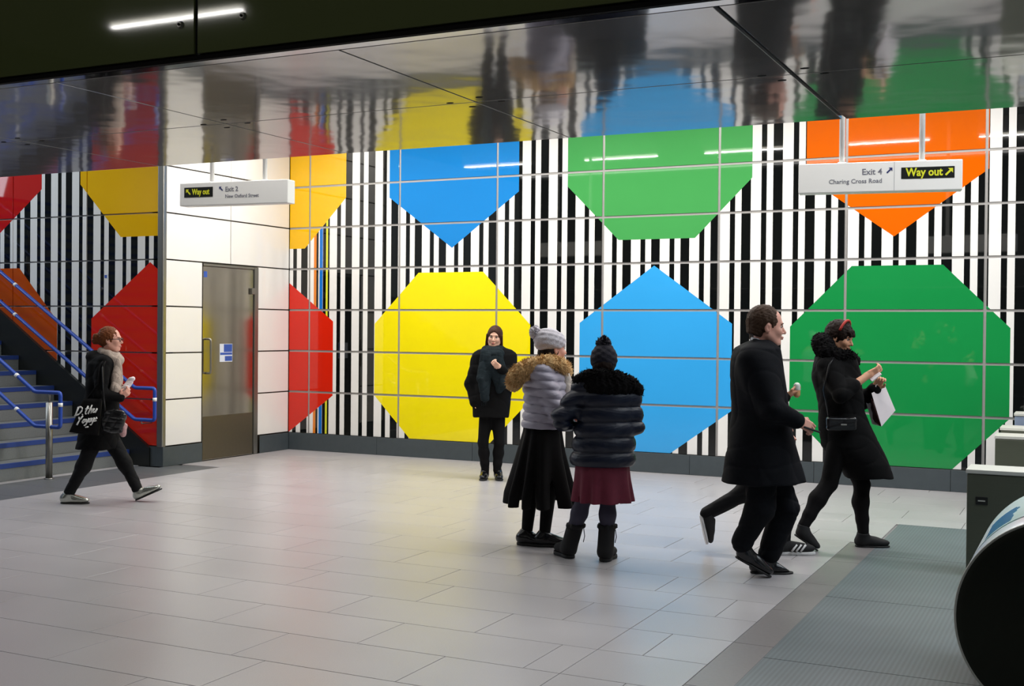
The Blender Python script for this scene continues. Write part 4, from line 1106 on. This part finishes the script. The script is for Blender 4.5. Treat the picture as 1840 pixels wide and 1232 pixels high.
rows = [(828, 1034, 1130, .16, 0), (860, 1032, 1132, .18, 0), (899, 1028, 1137, .21, 0)]
kk = F.keys(rows); kin = [(z-.05, cx, cy, rx*.92, ry*.92) for z, cx, cy, rx, ry in kk]
solid('skirt', [loft(kk, .01, pleat=(11, .08, kk[0][0], kk[-1][0])), loft(kin, .01, 's')], .007, C_BUR, F.root)
solid('tights', [*legwear(hL, kL, aL, .08, .056, .044, back=BK), *legwear(hR, kR, aR, .08, .056, .044, back=BK)], .008, C_TGT, F.root)
for g, an, kn, sx in ((bl, aL, kL, -.35), (br, aR, kR, .3)):
    d_ = unit(V(sx, .8, 0)); up_ = an+unit(kn-an)*.12
    o = shoe(F, g-d_*.08, g+d_*.16, C_SUED, C_SOLE, up_, .046, .066, .058, sole=.026)
    solid('boot_cuff', chain(ring_pts(up_+V(0, 0, -.012), .052, .052, 0, 12), .017, .01), .007, C_SUED, o, fur(.004, 3))
    tube('boot_lace', [up_+V(.055, -.03, -.03), up_+V(.062, -.035, -.08), up_+V(.052, -.045, -.12)], .003, C_SUED, o, 5)

# ------------------------------------------------------------------ 5. man in the long dark overcoat
F = Fig(1385, 1035, 'man striding right in long black overcoat and white collar, receding brown hair'); J = F.J; BK = V(-1, 0, 0)
H = Head(J(1378, 587, 0), -4, -2, 0, 1.09)
sN, sF = J(1352, 642, -.19), J(1362, 640, .19); hN_, hF_ = J(1368, 800, -.09), J(1378, 800, .09)
eN, wN = J(1388, 735, -.26), J(1436, 757, -.22); eF, wF = J(1385, 735, .22), J(1400, 765, .16)
tN = W2L(F, on_plane(1384, 1037, 2, 0)); tF = W2L(F, on_plane(1424, 1030, 2, 0))
hlN = J(1322, 1002, tN[1]); hlF = tF-V(.275, .0, 0)
aN, aF = J(1334, 975, tN[1]), gz(J(1382, 990, tF[1]), .13); kN, kF = J(1366, 915, -.09), J(1410, 912, .08)
neck = H.w((-.035, 0, -.14))
solid('body', H.prims(True)+torso_core(sN, sF, hN_, hF_, neck, H.w((-.02, 0, -.06)), .062, thin=.12)+limbs(F, sN, eN, wN, (.055, .045, .03))+limbs(F, sF, eF, wF, (.055, .045, .03))
      + leg(hN_, kN, aN, (.09, .06, .04))+leg(hF_, kF, aF, (.09, .06, .04))+hand_prims(wN, (.85, 0, -.45), (-.2, .9, -.3), 1, .75, 1.0)+hand_prims(wF, (.6, 0, -.8), (0, -1, 0), -1, .5, 1.0), BH, SK3, F.root)
H.features(F.root, H_GRY, M_LIP)
hm = [H.e((-.022, 0, .032), (.104, .085, .102), .02), H.e((-.07, 0, -.04), (.05, .066, .06), .03), H.e((.100, 0, -.022), (.066, .090, .096), .012, 's'), H.e((.088, .045, .085), (.035, .03, .035), .015, 's'), H.e((.088, -.045, .085), (.035, .03, .035), .015, 's')]
hm += [H.e((.004, .09*q, -.010), (.026, .03, .036), .006, 's') for q in (1, -1)]+[half(-H.M[2]-H.M[0]*.35, H.w((-.02, 0, -.075)), .01)]
solid('hair', hm, .006, H_GRY, F.root, fur(.0025, 5))
rows = [(610, 1350, 1386, .085, 0), (616, 1338, 1392, .14, 0), (625, 1322, 1400, .20, 0), (642, 1315, 1404, .225, 0), (675, 1312, 1409, .23, 0), (705, 1314, 1413, .225, 0), (745, 1316, 1418, .21, 0), (790, 1310, 1426, .22, 0), (830, 1303, 1437, .235, 0), (866, 1297, 1446, .25, 0)]
kk = F.keys(rows)
solid('overcoat', [loft(kk, .015, pleat=(5, .05, 1.0, .5)), cap(sN+V(0, .03, -.01), eN, .074, .070, .10), cap(eN, wN-unit(wN-eN)*.02, .070, .056, .03), cap(sF, eF, .08, .07, .05), cap(eF, wF, .07, .056, .03),
                   cap(J(1356, 613, -.075), J(1396, 640, -.085), .020, .018, .02), cap(J(1356, 613, .075), J(1396, 640, .085), .020, .018, .02)], .008, C_NVYC, F.root, folds(.005, 10, 12, 6, 21))
scl = chain([H.w(p) for p in [(-.080, 0, -.075), (-.06, -.058, -.085), (0, -.070, -.105), (.05, -.045, -.128), (.068, 0, -.140), (.05, .045, -.128), (0, .070, -.105), (-.06, .058, -.085), (-.080, 0, -.075)]], .012, .01)
scl += chain([H.w(p) for p in [(-.080, 0, -.09), (-.06, -.060, -.10), (0, -.074, -.125), (.055, -.05, -.150), (.075, 0, -.165), (.055, .05, -.150), (0, .074, -.125), (-.06, .060, -.10), (-.080, 0, -.09)]], .013, .01)
solid('shirt_collar', scl+[cap(H.w((.055, -.03, -.15)), H.w((.08, -.03, -.20)), .018, .012, .01), cap(H.w((.055, .03, -.15)), H.w((.08, .03, -.20)), .018, .012, .01)], .005, C_SHRT, F.root)
solid('trousers', [*legwear(hN_, kN, aN, .115, .090, .070, calf=0), *legwear(hF_, kF, aF, .115, .092, .072, calf=0)], .008, C_NVYC, F.root, folds(.007, 14, 14, 10, 8))
shoe(F, hlN, tN, C_SHOE, C_SOLE, aN, .044, .062, .05, up=(-.5, 0, 1)); shoe(F, hlF, tF, C_SHOE, C_SOLE, aF-V(0, 0, .02), .044, .06, .05)
t = root('mobile_phone', 'black phone held low in the overcoated man\'s hand', 'phone', tuple(Vector(F.g)), -YAW)
p_ = J(1457, 771, -.215); Mx = Matrix.Translation(Vector(p_)) @ Matrix.Rotation(math.radians(18), 4, 'Y')
bm = bmesh.new(); bx(bm, (-.055, -.034, -.006), (.055, .034, .006), .004); bm.transform(Mx); done(bm, 'phone_body', C_PLS, t)
bm = bmesh.new(); bx(bm, (-.050, -.030, .0055), (.050, .030, .0068)); bm.transform(Mx); done(bm, 'phone_screen', C_SHOE, t)

# ------------------------------------------------------------------ 6. the figure walking behind him
F = Fig(1402, 992, 'person walking hidden behind the man, only a hand, trailing leg and striped trainer show'); J = F.J; BK = V(-1, 0, 0)
H = Head(J(1376, 610, 0), 0, 0, 0, .95)
sN, sF = J(1366, 662, -.15), J(1370, 662, .15); hN_, hF_ = J(1372, 800, -.08), J(1376, 800, .08)
eN, wN = J(1384, 728, -.12), J(1414, 711, -.06); eF, wF = J(1380, 728, .22), J(1405, 735, .16)
aB, kB = J(1271, 922, .06), J(1338, 884, .07); aA, kA = gz(J(1408, 965, -.06), .105), J(1408, 896, -.06)
solid('body', H.prims(True)+torso_core(sN, sF, hN_, hF_, H.w((-.035, 0, -.15)), H.w((-.02, 0, -.06)), .055, thin=.1)+limbs(F, sN, eN, wN)+limbs(F, sF, eF, wF)+leg(hF_, kB, aB)+leg(hN_, kA, aA)
      + hand_prims(wN, (.9, 0, .35), (-.2, .3, .8), 1, .75, .95)+hand_prims(wF, (.6, 0, -.8), (0, -1, 0), -1, .5, .9), BH, SK2, F.root)
H.features(F.root, H_DRK, M_LIP)
solid('hair', [H.e((-.022, 0, .030), (.104, .087, .104), .02)]+H.hair_cut(), .007, H_DRK, F.root, fur(.002, 5))
rows = [(645, 1352, 1392, .08, 0), (654, 1346, 1396, .17, 0), (700, 1346, 1398, .18, 0), (770, 1350, 1402, .17, 0), (830, 1350, 1404, .17, 0)]
solid('jacket', [loft(F.keys(rows), .02), cap(sN, eN, .062, .055, .04), cap(eN, wN+(eN-wN)*.15, .052, .042, .03), *legwear(sF, eF, wF, .062, .055, .042, back=BK)], .009, C_BLK2, F.root, folds(.005, 14, 16, 9, 12))
solid('trousers', [*legwear(hF_, kB, aB, .095, .068, .050, calf=0), *legwear(hN_, kA, aA, .095, .07, .052, calf=0)], .008, C_TRS, F.root, folds(.004, 20, 20, 16, 6))
hb = J(1257, 927, .06); tb = J(1268, 977, .06)
o = shoe(F, hb, tb, C_SUED, C_WSOL, aB+V(.02, 0, 0), .042, .058, .045, up=(1, 0, .3), sole=.02)
tfoot = W2L(F, on_plane(1464, 996, 2, 0)); hfoot = tfoot-V(.285, 0, 0)
o = shoe(F, hfoot, tfoot, C_SUED, C_WSOL, aA, .043, .062, .048, sole=.024)
for q in range(3):
    c = hfoot+V(.12+.032*q, -.0455, .045); tube('side_stripe', [c+V(.028, .012, .030), c+V(.0, 0, 0), c+V(-.012, .002, -.016)], .0075, C_WSOL, o, 6)
t = root('drink_bottle', 'pale capped bottle in the hidden walker\'s hand, beside the man\'s chest', 'bottle', tuple(Vector(F.g)), -YAW)
p_ = J(1432, 704, -.07)
solid('bottle_body', [cap(p_-V(0, 0, .018), p_+V(0, 0, .012), .024, .025, .01)], .006, mat('peach_drink', rgb(206, 160, 110), .3, var=.1), t)
solid('cap', [cap(p_+V(0, 0, .024), p_+V(0, 0, .044), .027, .025, .01)], .005, C_FRUIT, t)

# ------------------------------------------------------------------ 7. woman with the paper bag
F = Fig(1500, 983, 'woman walking right before the green panel, black coat, red hair band, looking at phone'); J = F.J; BK = V(-1, .3, 0)
H = Head(J(1509, 606, 0), -38, -14, 0, .98)
sN, sF = J(1487, 655, -.17), J(1503, 655, .15); hN_, hF_ = J(1508, 790, -.08), J(1515, 790, .08)
eN, wN = J(1511, 708, -.26), J(1561, 673, -.20); eF, wF = J(1548, 722, .10), J(1573, 697, -.02)
tR_ = W2L(F, on_plane(1598, 983, 2, 0)); tB = W2L(F, on_plane(1468, 990, 2, 0))
aA = gz(J(1551, 955, tR_[1]), .12); kA = J(1549, 870, .04); kB = J(1490, 868, -.06); aB = J(1444, 944, tB[1]+.01)
solid('body', H.prims()+torso_core(sN, sF, hN_, hF_, H.w((-.035, 0, -.15)), H.w((-.02, 0, -.06)), .048)+limbs(F, sN, eN, wN, (.042, .038, .024))+limbs(F, sF, eF, wF, (.042, .034, .024))+leg(hF_, kA, aA, (.07, .05, .034))+leg(hN_, kB, aB, (.07, .05, .034))
      + hand_prims(wN, (.85, -.05, .45), (.1, .75, .5), -1, .55, .88)+hand_prims(wF, (.35, -.3, .85), (.1, -.8, .3), 1, .8, .88), BH, SK2, F.root)
H.features(F.root, H_DRK, M_LIP)
hr = [H.e((-.016, 0, .032), (.108, .088, .104), .02), H.e((-.05, 0, -.06), (.075, .09, .10), .03), H.e((.105, 0, -.058), (.075, .066, .098), .012, 's')]
hr += [H.cp((.075, -.03, .060), (.092, -.030, .035), .018, .012), H.cp((.080, .0, .062), (.098, .0, .036), .018, .012), H.cp((.075, .03, .060), (.092, .030, .035), .018, .012)]
solid('hair', hr, .006, H_DRK, F.root, fur(.003, 5))
bd = [H.w((.020+.01*math.sin(a), .092*math.cos(a), .035+.105*math.sin(a))) for a in np.linspace(.25, math.pi-.25, 14)]
tube('hair_band', bd, .010, C_RED, F.root, 8)
rows = [(628, 1476, 1528, .12, 0), (640, 1466, 1536, .19, 0), (655, 1461, 1541, .20, 0), (675, 1459, 1546, .20, 0), (705, 1466, 1550, .19, 0), (740, 1472, 1553, .18, 0), (770, 1472, 1566, .19, 0), (800, 1475, 1582, .20, 0), (812, 1484, 1588, .20, 0), (832, 1505, 1596, .20, 0), (858, 1519, 1603, .19, 0)]
solid('coat', [loft(F.keys(rows), .015), cap(sN+V(0, .03, -.01), eN, .062, .060, .09), cap(eN, eN+(wN-eN)*.42, .062, .058, .03), cap(sF, eF, .07, .062, .05), cap(eF, wF+(eF-wF)*.12, .060, .052, .03)], .008, C_BLK, F.root, folds(.006, 14, 16, 9, 31))
fh = [J(1526, 642, -.12), J(1505, 640, -.14), J(1484, 632, -.12), J(1474, 618, -.05), J(1474, 612, .03), J(1488, 625, .11), J(1515, 640, .10), J(1533, 648, .0)]
solid('fur_hood', chain(fh, .052, .03)+[ell(J(1482, 625, -.02), (.075, .11, .10), None, .04)], .007, C_FURK, F.root, fur(.007, 17))
nubs(F.root, fh, .052, 1500, .028, C_FURK, seed=18)
solid('leggings', [*legwear(hF_, kA, aA, .085, .060, .042, back=BK), *legwear(hN_, kB, aB, .085, .062, .042, back=BK)], .008, C_BLK2, F.root)
shoe(F, tR_-V(.245, -.02, 0), tR_, C_SUED, C_SOLE, aA-V(0, 0, .01), .040, .055, .045)
shoe(F, J(1428, 962, tB[1]), tB, C_SUED, C_SOLE, aB, .040, .055, .045, up=(-.4, 0, 1))
t = root('crossbody_bag', 'small glossy black crossbody bag worn over the black coat by the green panel', 'bag', tuple(Vector(F.g)), -YAW)
solid('bag_body', [rbox(J(1512, 761, -.225), V(.108, .028, .050), .02, hframe(math.radians(-4)), .01)], .006, C_LTH, t, folds(.003, 30, 30, 30, 4))
box('clasp', tuple(J(1516, 763, -.262)-V(.022, .004, .006)), tuple(J(1516, 763, -.262)+V(.022, .004, .006)), M_STEEL, t, .002)
tube('bag_strap', [J(1490, 752, -.22), J(1480, 700, -.22), J(1490, 655, -.235), J(1500, 640, -.18)], .006, C_LTH, t, 6)
t = root('mobile_phone', 'white phone held in the bag-carrying woman\'s fingers', 'phone', tuple(Vector(F.g)), -YAW)
p_ = J(1571, 675, -.20); Mx = Matrix.Translation(Vector(p_)) @ Matrix.Rotation(math.radians(-38), 4, 'Y') @ Matrix.Rotation(math.radians(35), 4, 'X')
bm = bmesh.new(); bx(bm, (-.045, -.032, -.006), (.045, .032, .006), .004); bm.transform(Mx); done(bm, 'phone_body', C_PAPR, t)
bm = bmesh.new(); bx(bm, (-.040, -.028, -.0068), (.040, .028, -.0055)); bm.transform(Mx); done(bm, 'phone_screen', C_PLS, t)
t = root('paper_bag', 'white paper carrier bag with dark brown side, swinging from the woman\'s hand', 'bag', tuple(Vector(F.g)), -YAW)
q0, q1, q2, q3 = J(1566, 706, -.06), J(1591, 694, .0), J(1609, 737, .0), J(1584, 766, -.06)
r0, r3 = J(1566, 712, .10), J(1564, 742, .10)
bm = bmesh.new()
off = V(-.075, .0, .02)+V(0, .14, 0)
P8 = [q0, q1, q2, q3, q0+off*.55, q1+off*.55, q2+off*.6, q3+off*.6]
vs = [bm.verts.new(tuple(p)) for p in P8]
for f in ((0, 1, 2, 3), (7, 6, 5, 4), (3, 2, 6, 7), (1, 5, 6, 2)): bm.faces.new([vs[i] for i in f])
done(bm, 'bag_front', C_PAPR, t)
bm = bmesh.new()
g0, g3 = q0+V(-.002, 0, -.04), q3+V(-.002, 0, 0)
P6 = [g0, g3, J(1572, 758, .02), J(1562, 742, .05), J(1564, 724, .05)]
vs = [bm.verts.new(tuple(p)) for p in P6]; vb = [bm.verts.new(tuple(p+V(.012, .02, 0))) for p in P6]
bm.faces.new(vs); bm.faces.new(vb[::-1])
for i in range(5): bm.faces.new((vs[i], vs[(i+1) % 5], vb[(i+1) % 5], vb[i]))
done(bm, 'bag_gusset', C_BROWN, t, label='dark brown side of the bag')
tube('bag_handle', [q0+(q1-q0)*.25, J(1574, 692, -.05), J(1580, 688, -.03), q0+(q1-q0)*.8], .004, C_PAPR, t, 6)
